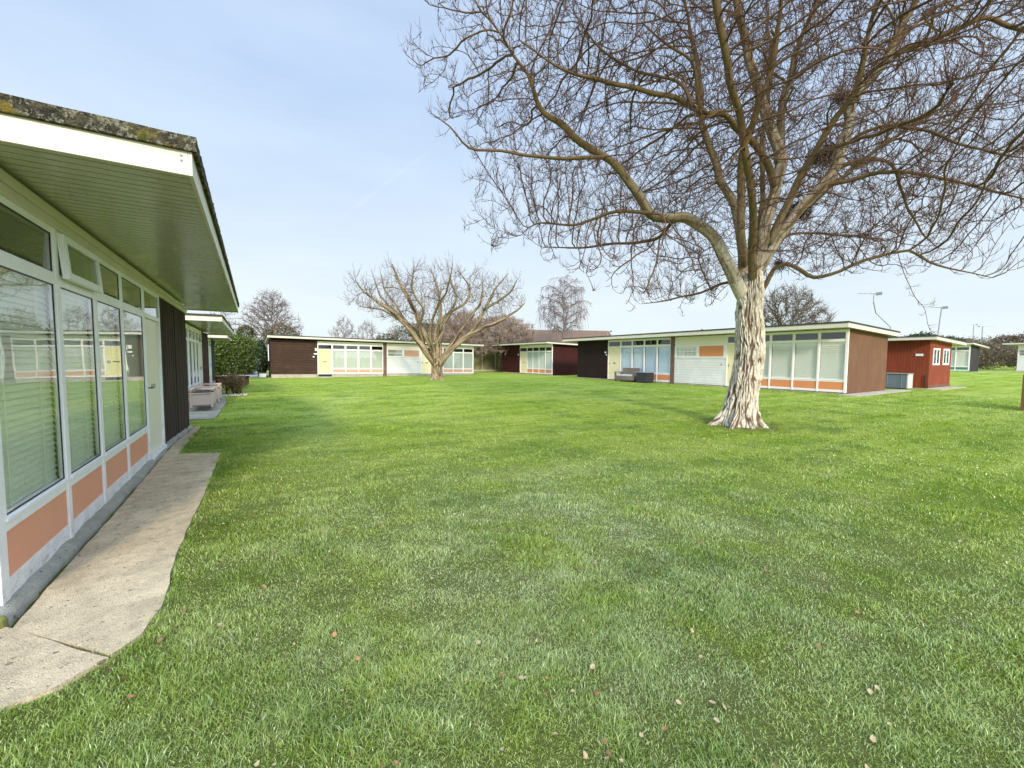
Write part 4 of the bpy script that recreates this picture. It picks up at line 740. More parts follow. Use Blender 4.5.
# ------------------------------------------------------------------ trees
def colonize(limbs, attract, step, di, dk, iters, trop=(0, 0, .05), wig=.15, seed=1, jit=1.0, mom=.35):
    """limbs: (r0, r1, points); grows fine branches from them towards the attractor points"""
    rnd = random.Random(seed); P = []; par = []; rmin = []
    for (r0, r1, pts) in limbs:
        pts = [Vector(p) for p in pts]; tot = sum((pts[i+1]-pts[i]).length for i in range(len(pts)-1)); acc = 0; last = -1
        # join to the nearest already placed node
        if P:
            b = min(range(len(P)), key=lambda i: (P[i] - pts[0]).length_squared)
            if (P[b] - pts[0]).length < .9: last = b
        # catmull-rom resampling
        for i in range(len(pts)-1):
            p0 = pts[max(i-1, 0)]; p1 = pts[i]; p2 = pts[i+1]; p3 = pts[min(i+2, len(pts)-1)]; L = (p2 - p1).length; n = max(1, round(L / step))
            for k in range(n + (1 if i == len(pts)-2 else 0)):
                q = k / n; pt = .5 * ((2*p1) + (p2-p0)*q + (2*p0-5*p1+4*p2-p3)*q*q + (3*p1-p0-3*p2+p3)*q**3)
                f = min(1, (acc + L*q) / tot); rr = (r0 + (r1 - r0) * f ** .7) * (1 if f < .75 else 1 - (f - .75) * 2.6)
                s3 = P[-1] if P else pt; nv = noise.noise_vector(pt * 1.6 + Vector((seed, len(limbs), r0 * 50))); j = nv * min(.10, .03 + .5 * (r0 - rr)) * jit
                P.append(pt + j); par.append(last); rmin.append(rr); last = len(P) - 1
            acc += L
    nl = len(P)
    A = [Vector(a) for a in attract]; near = [None] * len(A); nd = [di] * len(A); alive = [True] * len(A)
    kd = kdtree.KDTree(len(P))
    for i, p in enumerate(P): kd.insert(p, i)
    kd.balance(); first = True; trop = Vector(trop)
    for it in range(iters):
        for ai, a in enumerate(A):
            if not alive[ai]: continue
            co, ix, ds = kd.find(a)
            if ix is not None:
                ix = ix if first else new[ix]
                if ds < nd[ai]: nd[ai] = ds; near[ai] = ix
                if ds < dk: alive[ai] = False
        pull = {}
        for ai, a in enumerate(A):
            if alive[ai] and near[ai] is not None:
                v = (a - P[near[ai]]).normalized(); pull.setdefault(near[ai], Vector((0, 0, 0))); pull[near[ai]] += v
        new = []
        for ix, v in pull.items():
            if v.length < 1e-4: continue
            d = v.normalized(); pd = (P[ix] - P[par[ix]]).normalized() if par[ix] >= 0 else d
            d = (d + pd * mom + trop + Vector((rnd.gauss(0, wig), rnd.gauss(0, wig), rnd.gauss(0, wig)))).normalized()
            P.append(P[ix] + d * step); par.append(ix); rmin.append(0); new.append(len(P) - 1)
        if not new: break
        kd = kdtree.KDTree(len(new)); first = False
        for k, i in enumerate(new): kd.insert(P[i], k)
        kd.balance()
    return P, par, rmin, nl

def radii(P, par, rmin, tip, n=2.1, cap=None):
    acc = [0.0] * len(P); r = [0.0] * len(P)
    for i in range(len(P)-1, -1, -1):
        q = (acc[i] if acc[i] > 0 else tip ** n); ri = q ** (1/n)
        if rmin[i] > 0: ri = max(rmin[i], min(ri, rmin[i] * 1.15))
        r[i] = ri
        if par[i] >= 0: acc[par[i]] += r[i] ** n if rmin[i] == 0 or rmin[par[i]] == 0 else 0
    for i in range(len(P)):      # a child is never thicker than what it grows on
        if par[i] >= 0 and r[i] > r[par[i]]: r[i] = r[par[i]]
    return r

def sweep_tree(P, par, r, sel, lo_sides=3, name='crown', mat=None, parent=None, rough=0, thin_r=.06):
    """sel(i) picks the nodes (edge i->parent) that go in this mesh; continuous chains"""
    ch = [[] for _ in P]
    for i, p in enumerate(par):
        if p >= 0: ch[p].append(i)
    V = []; F4 = []; FU = []; TH = []; done = [False] * len(P)
    for s in range(len(P)):
        if done[s] or not sel(s): continue
        p = par[s]; chain = ([p] if p >= 0 else []) + [s]; done[s] = True; c = s
        while True:
            n = [k for k in ch[c] if not done[k] and sel(k)]
            if not n: break
            k = max(n, key=lambda q: r[q] + (.002 if q == c + 1 else 0))
            if r[k] < r[c] * .45: break
            done[k] = True; chain.append(k); c = k
        if len(chain) < 2: continue
        rm = r[chain[1]]; sides = 14 if rm > .09 else 9 if rm > .045 else 6 if rm > .018 else 4 if rm > .01 else lo_sides
        u = None; base0 = len(V)
        for j, i in enumerate(chain):
            a = P[chain[max(j-1, 0)]]; b = P[chain[min(j+1, len(chain)-1)]]; d = (b - a)
            if d.length < 1e-6: d = Vector((0, 0, 1))
            d.normalize(); u = d.orthogonal() if u is None else u - d * u.dot(d)
            if u.length < 1e-5: u = d.orthogonal()
            u.normalize(); w = d.cross(u)
            rr = min(r[i], r[chain[1]]) if j == 0 else r[i]
            if j == len(chain) - 1: rr *= .7
            for k in range(sides):
                an = 2*PI*k/sides; q = rr; f = .6
                if rm > .045 and rough:
                    v = noise.noise(Vector((math.cos(an)*2.2 + P[i].x * 1.1, math.sin(an)*2.2 + P[i].y*1.1, P[i].z * 1.4))); q = rr * (1 + rough * v); f = .5 + v * .9
                V.append(P[i] + (u * math.cos(an) + w * math.sin(an)) * q); FU.append(f); TH.append(1 - min(1, max(0, (rr - .006) / thin_r)))
        for j in range(len(chain)-1):
            b = base0 + j * sides
            for k in range(sides): F4.append((b+k, b+(k+1) % sides, b+sides+(k+1) % sides, b+sides+k))
    if not V: return None
    return np_mesh(name, np.array([tuple(v) for v in V], dtype=np.float32), np.array(F4), mat, parent, dict(furrow=FU, thin=TH), smooth=True)

def twigs(bases, dirs, L, r0, up, rng, name, mat, parent, nseg=3, sag=0):
    """a spray of thin three sided twigs, as one mesh"""
    N = len(bases); t = np.linspace(0, 1, nseg + 1); d = dirs / np.linalg.norm(dirs, axis=1, keepdims=True)
    a = np.cross(d, rng.normal(size=(N, 3))); a /= np.linalg.norm(a, axis=1, keepdims=True) + 1e-9; b = np.cross(d, a)
    bend = rng.normal(size=(N, 3)) * .09 + np.array([0, 0, up])
    C = bases[:, None, :] + d[:, None, :] * (L[:, None] * t)[..., None] + bend[:, None, :] * (L[:, None] * t ** 2)[..., None]
    C += rng.normal(size=C.shape) * (L[:, None, None] * .014) * (t[None, :, None] > 0)
    r = r0[:, None] * (1 - .65 * t)[None, :]; V = []
    for k in range(3):
        an = 2*PI*k/3; V.append(C + (a[:, None, :] * math.cos(an) + b[:, None, :] * math.sin(an)) * r[..., None])
    V = np.stack(V, axis=2).reshape(-1, 3); st = (nseg + 1) * 3
    q = []
    for s in range(nseg):
        for k in range(3): q.append((s*3+k, s*3+(k+1) % 3, s*3+3+(k+1) % 3, s*3+3+k))
    F = (np.arange(N) * st)[:, None, None] + np.array(q)[None]; F = F.reshape(-1, 4)
    return np_mesh(name, V, F, mat, parent, dict(furrow=np.full(len(V), .6), thin=np.full(len(V), 1.0)), smooth=True), C

def add_twigs(P, par, r, sel, per, Lr, r0, up, rng, name, mat, parent, out=None, second=2, sag=0, spread=.8):
    idx = [i for i in range(len(P)) if sel(i) and par[i] >= 0]
    b = []; d = []
    for i in idx:
        pd = (P[i] - P[par[i]]).normalized()
        for _ in range(per if per >= 1 else (1 if rng.random() < per else 0)):
            q = rng.random(); pp = P[i].lerp(P[par[i]], q); v = rng.normal(size=3) * spread
            v = np.array(pd) + v; b.append(tuple(pp)); d.append(v)
    b = np.array(b); d = np.array(d); L = rng.uniform(*Lr, size=len(b)); d[:, 2] += sag
    o1, C = twigs(b, d, L, np.full(len(b), r0), up, rng, name, mat, parent)
    if second:
        b2 = []; d2 = []; L2 = []
        for k in range(second):
            s = 1 + (k % (C.shape[1] - 2)); b2.append(C[:, s, :]); dd = C[:, s+1, :] - C[:, s, :]; dd /= np.linalg.norm(dd, axis=1, keepdims=True) + 1e-9
            d2.append(dd + rng.normal(size=dd.shape) * .55); L2.append(L * rng.uniform(.3, .6, size=len(L)))
        twigs(np.concatenate(b2), np.concatenate(d2), np.concatenate(L2), np.full(sum(map(len, L2)), r0 * .75), up, rng, name, mat, o1.parent)
    return o1

def join_np(objs, name):
    """merge freshly made meshes into the first one (same material slot layout)"""
    keep = objs[0]; V = []; F = {}; A = {'furrow': [], 'thin': []}; off = 0
    for o in objs:
        me = o.data; n = len(me.vertices); c = np.empty(n*3, dtype=np.float32); me.vertices.foreach_get('co', c); V.append(c.reshape(-1, 3))
        nl = len(me.loops); li = np.empty(nl, dtype=np.int32); me.loops.foreach_get('vertex_index', li); F.setdefault(4, []).append(li.reshape(-1, 4) + off); off += n
        for k in A: a = np.empty(n, dtype=np.float32); me.attributes[k].data.foreach_get('value', a); A[k].append(a)
    mat = keep.data.materials[0]; par = keep.parent
    for o in objs: me = o.data; bpy.data.objects.remove(o); bpy.data.meshes.remove(me)
    return np_mesh(name, np.concatenate(V), np.concatenate(F[4]), mat, par, {k: np.concatenate(v) for k, v in A.items()}, smooth=True)

def trunk_mesh(prof, mat, parent, seg=260, rings=240, furrow=.05, fk=6.4, fz=2.2, lobes=None, seed=0):
    """prof: (z, x, y, r); furrowed bark, roots as lobes near the ground"""
    zs = [p[0] for p in prof]; V = []; FU = []
    for j in range(rings):
        z = zs[0] + (zs[-1] - zs[0]) * (j / (rings-1)) ** 1.25
        cx, cy, r = (float(np.interp(z, zs, [p[k] for p in prof])) for k in (1, 2, 3))
        for k in range(seg):
            a = 2*PI*k/seg; ca, sa = math.cos(a), math.sin(a)
            w = noise.noise(Vector((ca*1.3, sa*1.3, z*.9 + seed))) * .12 + noise.noise(Vector((ca*2.6, sa*2.6, z*2.2 + seed))) * .05
            wx = .16 * noise.noise(Vector((ca*2.2, sa*2.2, z*2.0 + seed))) + .07 * noise.noise(Vector((ca*5, sa*5, z*5 + seed))); a2 = a + wx + .12 * z
            c2, s2 = math.cos(a2), math.sin(a2)
            n1 = abs(noise.noise(Vector((c2*fk, s2*fk, z*fz + seed)))) * 2.5
            n2 = abs(noise.noise(Vector((c2*fk*2.1, s2*fk*2.1, z*fz*2.4 + 9 + seed)))) * 2.2
            f = min(1, min(n1 * 1.15, .35 + n2 * .8))
            fine = noise.noise(Vector((c2*18, s2*18, z*12)))
            lob = 0
            if lobes:
                h = max(0, 1 - z / .75)
                for (la, lw, lr) in lobes:
                    da = (a - la + PI) % (2*PI) - PI; lob += lr * math.exp(-(da / lw) ** 2) * h ** 2.2
            q = r * .93 * (1 + w) + furrow * (f - .6) + .006 * fine + lob
            V.append((cx + ca*q, cy + sa*q, z)); FU.append(min(1, max(0, f * 1.05 + .12*fine)))
    F = [(j*seg+k, j*seg+(k+1) % seg, (j+1)*seg+(k+1) % seg, (j+1)*seg+k) for j in range(rings-1) for k in range(seg)]
    return np_mesh('trunk', np.array(V), np.array(F), mat, parent, dict(furrow=FU, thin=np.zeros(len(V))), smooth=True)

E1 = np.array([.8507, -.5257, 0]); E2 = np.array([.5257, .8507, 0])     # across and away, as the crown spreads

# the big tree
BT = empty('bare_tree', (9.49, 5.41, 0), 0, 'big bare tree with a thick pale furrowed trunk, filling the upper right of the photo', 'tree')
prof = [(-.15, 0, 0, .44), (0, 0, 0, .415), (.15, .02, .0, .385), (.4, .05, -.02, .35), (.8, .10, -.05, .33), (1.3, .16, -.09, .32), (1.8, .18, -.11, .32), (2.2, .16, -.10, .31), (2.6, .13, -.08, .285), (2.95, .14, -.09, .265), (3.2, .17, -.08, .25), (3.5, .22, -.10, .17)]
trunk_mesh(prof, M['bark'], BT, lobes=[(PI*.80, .16, .30), (PI*1.10, .13, .42), (PI*1.38, .14, .16), (PI*1.60, .12, .22), (PI*1.83, .13, .26), (PI*.02, .15, .2), (PI*.4, .2, .25)])
rng = np.random.default_rng(11)
att = []
while len(att) < 17000:
    u = rng.normal(size=3); u /= np.linalg.norm(u); rr = rng.random() ** (1/2.6); l, d, z = u * rr
    l *= 8.6 if l < 0 else 9.4; d *= 5.6; z = 7.7 + z * (6.0 if z < 0 else 6.2)
    lump = noise.noise(Vector((l * .3, d * .3, z * .3)))
    if rr > .82 + .3 * lump: continue
    p = E1 * l + E2 * d; att.append((p[0] + .3, p[1], z))
MAIN_LIMBS = [(a * (.98 if k == 11 else .78), b * .85, q) for k, (a, b, q) in enumerate(MAIN_LIMBS) if k not in (23, 24)]
P, par, rmin, nl = colonize(MAIN_LIMBS, att, .17, 2.2, .25, 54, trop=(0, 0, .12), wig=.16, mom=.7)
r = radii(P, par, rmin, .0066, 2.05)
o1 = sweep_tree(P, par, r, lambda i: i < nl, name='limbs', mat=M['bark'], parent=BT, rough=.22, thin_r=.22)
o2 = sweep_tree(P, par, r, lambda i: i >= nl, name='crown', mat=M['twig'], parent=BT)
add_twigs(P, par, r, lambda i: r[i] < .021 or (i < nl and r[i] < .05), 1, (.16, .42), .0056, .5, rng, 'twig_spray', M['twig'], BT, second=4, spread=.75)
tw = [o for o in BT.children if o.name.startswith('twig_spray')]
join_np([o2] + tw, 'crown')
print('big tree nodes', len(P))

# bird nests: loose balls of sticks lodged in the forks
def nest(loc, R_, label, n=420):
    rg = np.random.default_rng(int(abs(loc[0]*100))); c = rg.normal(size=(n, 3)); c /= np.linalg.norm(c, axis=1, keepdims=True); c *= (R_ * rg.random((n, 1)) ** .4) * np.array([1, 1, .75])
    d = np.cross(c, rg.normal(size=(n, 3))); o, _ = twigs(c, d, rg.uniform(.1, .26, n), np.full(n, .005), 0, rg, 'bird_nest', M['nest'], None)
    o.location = loc; return tag(o, label, 'nest', 'dark nests of sticks in the big tree')
t = NT('nest_sticks'); t.bsdf((.018, .012, .008), .9); M['nest'] = t.m
nest((11.99, 4.69, 7.73), .16, 'small round dark nest of sticks high in the big tree', 260)
nest((11.65, 4.85, 6.36), .34, 'large shaggy dark nest of sticks against the right hand limb of the big tree', 800)
nest((11.15, 5.1, 5.05), .26, 'dark nest of sticks low in the right crown where the thick limb leans out', 520)
nest((10.6, 5.2, 3.75), .10, 'very small dark clump of sticks on the lowest right branch', 160)

# pruned spreading tree
ST = empty('bare_tree', (11.1, 28.1, 0), 0, 'spreading pruned bare tree with a short trunk, in front of the back chalet', 'tree')
trunk_mesh([(-.15, 0, 0, .55), (0, 0, 0, .5), (.3, 0, 0, .44), (.8, .0, 0, .42), (1.2, 0, 0, .45), (1.5, 0, 0, .38), (1.75, 0, 0, .2)], M['bark2'], ST, seg=72, rings=46, furrow=.03, fk=4, fz=2, seed=5, lobes=[(3.6, .3, .25), (5.2, .3, .25), (1, .4, .2)])
rng = np.random.default_rng(5); att = []
while len(att) < 1500:
    l, d = rng.uniform(-6.4, 6.4), rng.uniform(-5, 5); q = math.hypot(l / 6.4, d / 5.)
    if q > 1: continue
    z = rng.uniform(2.4, 8.8); lo = 2.0 + 3.0 * q; hi = 7.5 - 1.2 * q * q + .8 * noise.noise(Vector((l * .6, d * .6, 2)))
    if not lo < z < hi: continue
    p = E1 * l + E2 * d; att.append((p[0], p[1], z))
SECOND_LIMBS = [(a * .92, b * .95, q) for a, b, q in SECOND_LIMBS]
P, par, rmin, nl = colonize(SECOND_LIMBS, att, .26, 2.0, .40, 30, trop=(0, 0, .3), wig=.2, seed=3)
r = radii(P, par, rmin, .010, 2.2)
sweep_tree(P, par, r, lambda i: i < nl, name='limbs', mat=M['bark2'], parent=ST, rough=.2, thin_r=.10)
o2 = sweep_tree(P, par, r, lambda i: i >= nl, name='crown', mat=M['twig2'], parent=ST)
add_twigs(P, par, r, lambda i: r[i] < .03, 1, (.3, .85), .009, .2, rng, 'twig_spray', M['twig2'], ST, second=2, spread=.45, sag=.9)
join_np([o2] + [o for o in ST.children if o.name.startswith('twig_spray')], 'crown')

def simple_tree(loc, label, H_, W_, trunk_r, mat, tmat, n=700, base=.25, seed=1, shape='oval', tw=2, twr=.02, name='bare_tree', group=None, lean=0, step=None, sag=.2, hang=0, up=.3):
    r_ = empty(name, (loc[0], loc[1], ground_z(*loc[:2])), 0, label, 'tree', group); rg = np.random.default_rng(seed); rnd = random.Random(seed)
    step = step or H_ / 34; at = []
    while len(at) < n:
        a = rg.uniform(0, 2*PI); q = math.sqrt(rg.random()); zf = rg.random()
        if shape == 'oval': w = math.sin(PI * (zf * .93 + .05)) ** .6
        elif shape == 'dome': w = math.sqrt(max(0, 1 - zf ** 2))
        else: w = (1 - zf) ** .8 * min(1, .4 + zf * 4)
        w *= 1 + .3 * noise.noise(Vector((math.cos(a) * 1.5, math.sin(a) * 1.5, zf * 4 + seed)))
        at.append((math.cos(a) * q * w * W_/2, math.sin(a) * q * w * W_/2, H_ * (base + (1 - base) * zf)))
    tr = [(0, 0, -.2)]; m_ = 7
    for i in range(1, m_ + 1): tr.append((rnd.gauss(0, .012) * H_ + lean * i, rnd.gauss(0, .012) * H_, H_ * (.96 if shape != 'dome' else .55) * i / m_))
    P, par, rmin, nl = colonize([(trunk_r, trunk_r * .12, tr)], at, step, H_ * .35, step * 1.5, 40, trop=(0, 0, up), wig=.15, seed=seed)
    r = radii(P, par, rmin, twr, 2.2)
    o1 = sweep_tree(P, par, r, lambda i: i < nl, name='trunk', mat=tmat, parent=r_, rough=.1)
    o2 = sweep_tree(P, par, r, lambda i: i >= nl, name='crown', mat=mat, parent=r_)
    if tw:
        add_twigs(P, par, r, lambda i: r[i] < twr * 2.2 and i >= nl, tw, (H_ * .03, H_ * .09), twr * .7, .0 if hang else .2, rg, 'twig_spray', mat, r_, second=1, sag=-hang * .8 if hang else sag)
        ob = [o for o in r_.children if o.name.startswith('twig_spray')]
        if hang:
            idx = [i for i in range(nl, len(P)) if r[i] < twr * 2]; rg.shuffle(idx); idx = idx[:int(len(idx) * .55)]
            b = np.array([tuple(P[i]) for i in idx]); d = rg.normal(size=b.shape) * .08 + np.array([0, 0, -1]); L = np.minimum(rg.uniform(.12, .4, len(b)) * H_, b[:, 2] - H_ * .1)
            h, _ = twigs(b, d, L, np.full(len(b), twr * .7), 0, rg, 'hang', mat, r_, nseg=5); ob.append(h)
        join_np([o2] + ob, 'crown')
    return r_
simple_tree((2.3, 69), 'tall feathery bare tree rising above the left end of the back chalet', 10.6, 7.6, .22, M['twig3'], M['birch'], n=1500, base=.12, seed=3, shape='oval', tw=2, twr=.026, up=.75)
simple_tree((31.3, 39.2), 'weeping bare birch with hanging twigs beyond the gap between chalets', 11.2, 6.6, .16, M['twig3'], M['birch'], n=650, base=.40, seed=8, shape='oval', tw=2, twr=.022, hang=1, up=.5)
simple_tree((24.6, 42.3), 'domed bare tree with dense brown twigs and a pale leaning trunk by the fence', 6.4, 10.5, .34, M['twig5'], M['bark2'], n=2600, base=.30, seed=4, shape='dome', tw=4, twr=.022, lean=-.02)
simple_tree((21.3, 45.8), 'second domed bare tree of tan twigs behind the pruned tree', 6.9, 9.5, .3, M['twig5'], M['bark2'], n=2600, base=.28, seed=14, shape='dome', tw=4, twr=.022)
simple_tree((31.6, 14.9), 'dense bare bushy tree behind the long block, partly behind the big trunk', 6.6, 6.2, .25, M['twig4'], M['bark2'], n=2600, base=.3, seed=6, shape='dome', tw=3, twr=.014)
simple_tree((-3.5, 76), 'thin bare tree showing between the left chalet roofs and the feathery tree', 9.5, 7, .15, M['twig3'], M['bark2'], n=400, base=.15, seed=21, tw=1, twr=.025)

# leafy masses built of small leaves
def leafy(name, label, cat, loc, blobs, n, size, mat, seed=0, surf=.75, group=None, stems=True, kind=None):
    """blobs: (cx, cy, cz, rx, ry, rz, boxiness)"""
    rg = np.random.default_rng(seed); r_ = empty(name, loc, 0, label, cat, group) if stems else None; V = []; RN = []
    wt = np.array([b[3]*b[4] + b[3]*b[5] + b[4]*b[5] for b in blobs]); wt = wt / wt.sum()
    for b, k in zip(blobs, (wt * n).astype(int)):
        u = rg.normal(size=(k, 3)); e = b[6]
        if e == 1: u /= np.linalg.norm(u, axis=1, keepdims=True)
        else: u /= (np.abs(u) ** e).sum(1, keepdims=True) ** (1 / e)
        s = (surf + (1 - surf) * rg.random((k, 1))) * (1 + .10 * rg.normal(size=(k, 1)))
        lump = np.array([noise.noise(Vector(tuple(p * 2.3 + seed))) for p in u])[:, None]
        c = u * s * (1 + .14 * lump) * np.array(b[3:6]) + np.array(b[:3])
        a = rg.normal(size=(k, 3)); a /= np.linalg.norm(a, axis=1, keepdims=True); q = np.cross(a, rg.normal(size=(k, 3))); q /= np.linalg.norm(q, axis=1, keepdims=True)
        sz = size * rg.uniform(.6, 1.4, size=(k, 1)); c[:, 2] = np.maximum(c[:, 2], .03)
        V.append(np.stack([c - a*sz, c + q*sz*.45, c + a*sz, c - q*sz*.45], axis=1)); RN.append(np.repeat(np.clip(rg.random(k) * .7 + .3 * (u[:, 2] * .5 + .5), 0, 1), 4))
    V = np.concatenate(V).reshape(-1, 3); F = np.arange(len(V)).reshape(-1, 4)
    o = np_mesh('foliage' if stems else name, V, F, mat, r_, dict(rnd=np.concatenate(RN)))
    if not stems:
        o.location = loc; return tag(o, label, cat, group, kind)
    m = MB(); rnd = random.Random(seed)
    for b in blobs:
        for _ in range(5):
            x, y = b[0] + rnd.uniform(-.5, .5) * b[3], b[1] + rnd.uniform(-.5, .5) * b[4]
            m.tube([(x*.9, y*.9, -.1), (x, y, b[2] * .6), (x + rnd.uniform(-.2, .2) * b[3], y + rnd.uniform(-.2, .2) * b[4], b[2] + b[5] * .5)], .035, 6, r2=.012)
    m.build('stem', M['bark2_plain'], r_); return r_
t = NT('plain_stem'); t.bsdf((.08, .055, .035), .9); M['bark2_plain'] = t.m
leafy('laurel_hedge', 'thick glossy laurel hedge behind the left chalets, sunlit yellow green on top', 'hedge', (-1.75, 42.4, 0), [(-.1, 0, 1.62, 2.05, 1.2, 1.65, 4.5), (-3, .4, 1.65, 2, 1.2, 1.65, 3.0)], 52000, .085, M['laurel'], 2)
leafy('climber', 'dark green climbing shrub against the left end of the back chalet', 'shrub', (.55, 37.6, 0), [(0, 0, 1.35, .36, 1.5, 1.4, 2)], 9000, .07, M['yewgreen'], 3)
leafy('clipped_hedge', 'low olive hedge seen through the gap beyond the laurel', 'hedge', (.6, 57, 0), [(0, 0, .9, 3.5, .8, 1.1, 3)], 14000, .11, M['olive'], 4)
leafy('ball_shrub', 'round reddish brown twiggy shrub beside the left slab, on white pebbles', 'shrub', (-.72, 20.6, 0), [(0, 0, .46, .52, .52, .42, 1)], 5200, .03, M['redshrub'], 5, surf=.2)
leafy('evergreen_bush', 'dark evergreen bush showing right of the domed tree above the roof', 'bush', (29.6, 46.5, 0), [(0, 0, 2.9, 2.1, 2, 2.6, 1), (-1.4, .3, 3.6, 1.6, 1.5, 2.6, 1)], 9000, .10, M['yewgreen'], 6)
leafy('evergreen_bush', 'olive green bush behind the roof, left of the pruned tree', 'bush', (15.3, 47.5, 0), [(0, 0, 2.7, 2.4, 1.8, 2.7, 1), (-2.6, .5, 2.3, 1.6, 1.5, 2.0, 1), (2.3, 0, 3.3, 1.8, 1.5, 2.8, 1)], 11000, .10, M['olive'], 7)
leafy('pine_tree', 'dark flat topped pine above the rust red chalet roof', 'tree', (99, 24.6, .4), [(0, 0, 4.2, 2.6, 2.6, 1.7, 1), (-1.2, 2.6, 3.8, 2, 2, 1.3, 1), (1, -2.8, 3.8, 2.0, 2.2, 1.4, 1), (0, 0, 2, 1, 1, 2.2, 1)], 16000, .16, M['yewgreen'], 8)
leafy('tree_clump', 'rounded brown tree above the right part of the far hedge', 'tree', (108, 14.5, .4), [(0, 0, 3.9, 3.0, 4.5, 1.7, 1), (-2.5, 7, 3.5, 3, 3.6, 1.5, 1), (0, 0, 2, 2, 2, 2, 1)], 14000, .16, M['brownhedge'], 9)
leafy('tree_clump', 'small round evergreen just above the laurel hedge', 'tree', (-.7, 64, 0), [(0, 0, 4.7, 1.0, 1.0, 1.0, 1), (0, 0, 2, .3, .3, 2.4, 1)], 1800, .12, M['olive'], 19)
leafy('tree_clump', 'low brown tree behind the feathery tree at the left end of the roof', 'tree', (3.2, 62, 0), [(0, 0, 4.2, 2.2, 1.6, 1.7, 1), (0, 0, 1.6, 1, 1, 2, 1)], 4000, .12, M['brownhedge'], 20)
leafy('far_hedge', 'long brown overgrown hedge across the right distance', 'hedge', (86, 13.5, .35), [(-6, 10, 1.9, 4, 5, 2.0, 2), (-2, 3, 2.0, 4, 5, 2.3, 2), (2, -4, 1.8, 4, 5, 1.9, 2), (5, -11, 1.8, 4, 5, 1.9, 2), (-10, 18, 1.9, 4, 6, 2.1, 2)], 70000, .10, M['brownhedge'], 10, surf=.55)
# distant tree line that closes the view
blobs = []; rnd = random.Random(4)
for i in range(58):
    a = R(-62 + i * 3.2); d = rnd.uniform(120, 170); blobs.append((math.sin(a) * d, math.cos(a) * d, 2.2, rnd.uniform(4, 7), rnd.uniform(4, 7), rnd.uniform(2.6, 4.6), 1))
leafy('distant_trees', 'hazy brown belt of distant trees along the horizon', 'trees', (0, 0, 0), blobs, 60000, .4, M['brownhedge'], 12, surf=.5, stems=False, kind='stuff')
for k, (x, y, h, s) in enumerate([(14.5, 83, 9.0, 31), (19, 84, 8.6, 32), (25, 86, 8.2, 33), (33, 82, 7.2, 34)]):
    simple_tree((x, y), ['faint bare tree over the back roof, nearest the feathery tree', 'faint bare tree over the back roof, between two others', 'faint bare tree over the middle of the back roof', 'faint bare tree just left of the pruned tree'][k], h, 6.5, .15, M['twig3'], M['bark2'], n=500, base=.12, seed=s, shape='dome', tw=2, twr=.03)
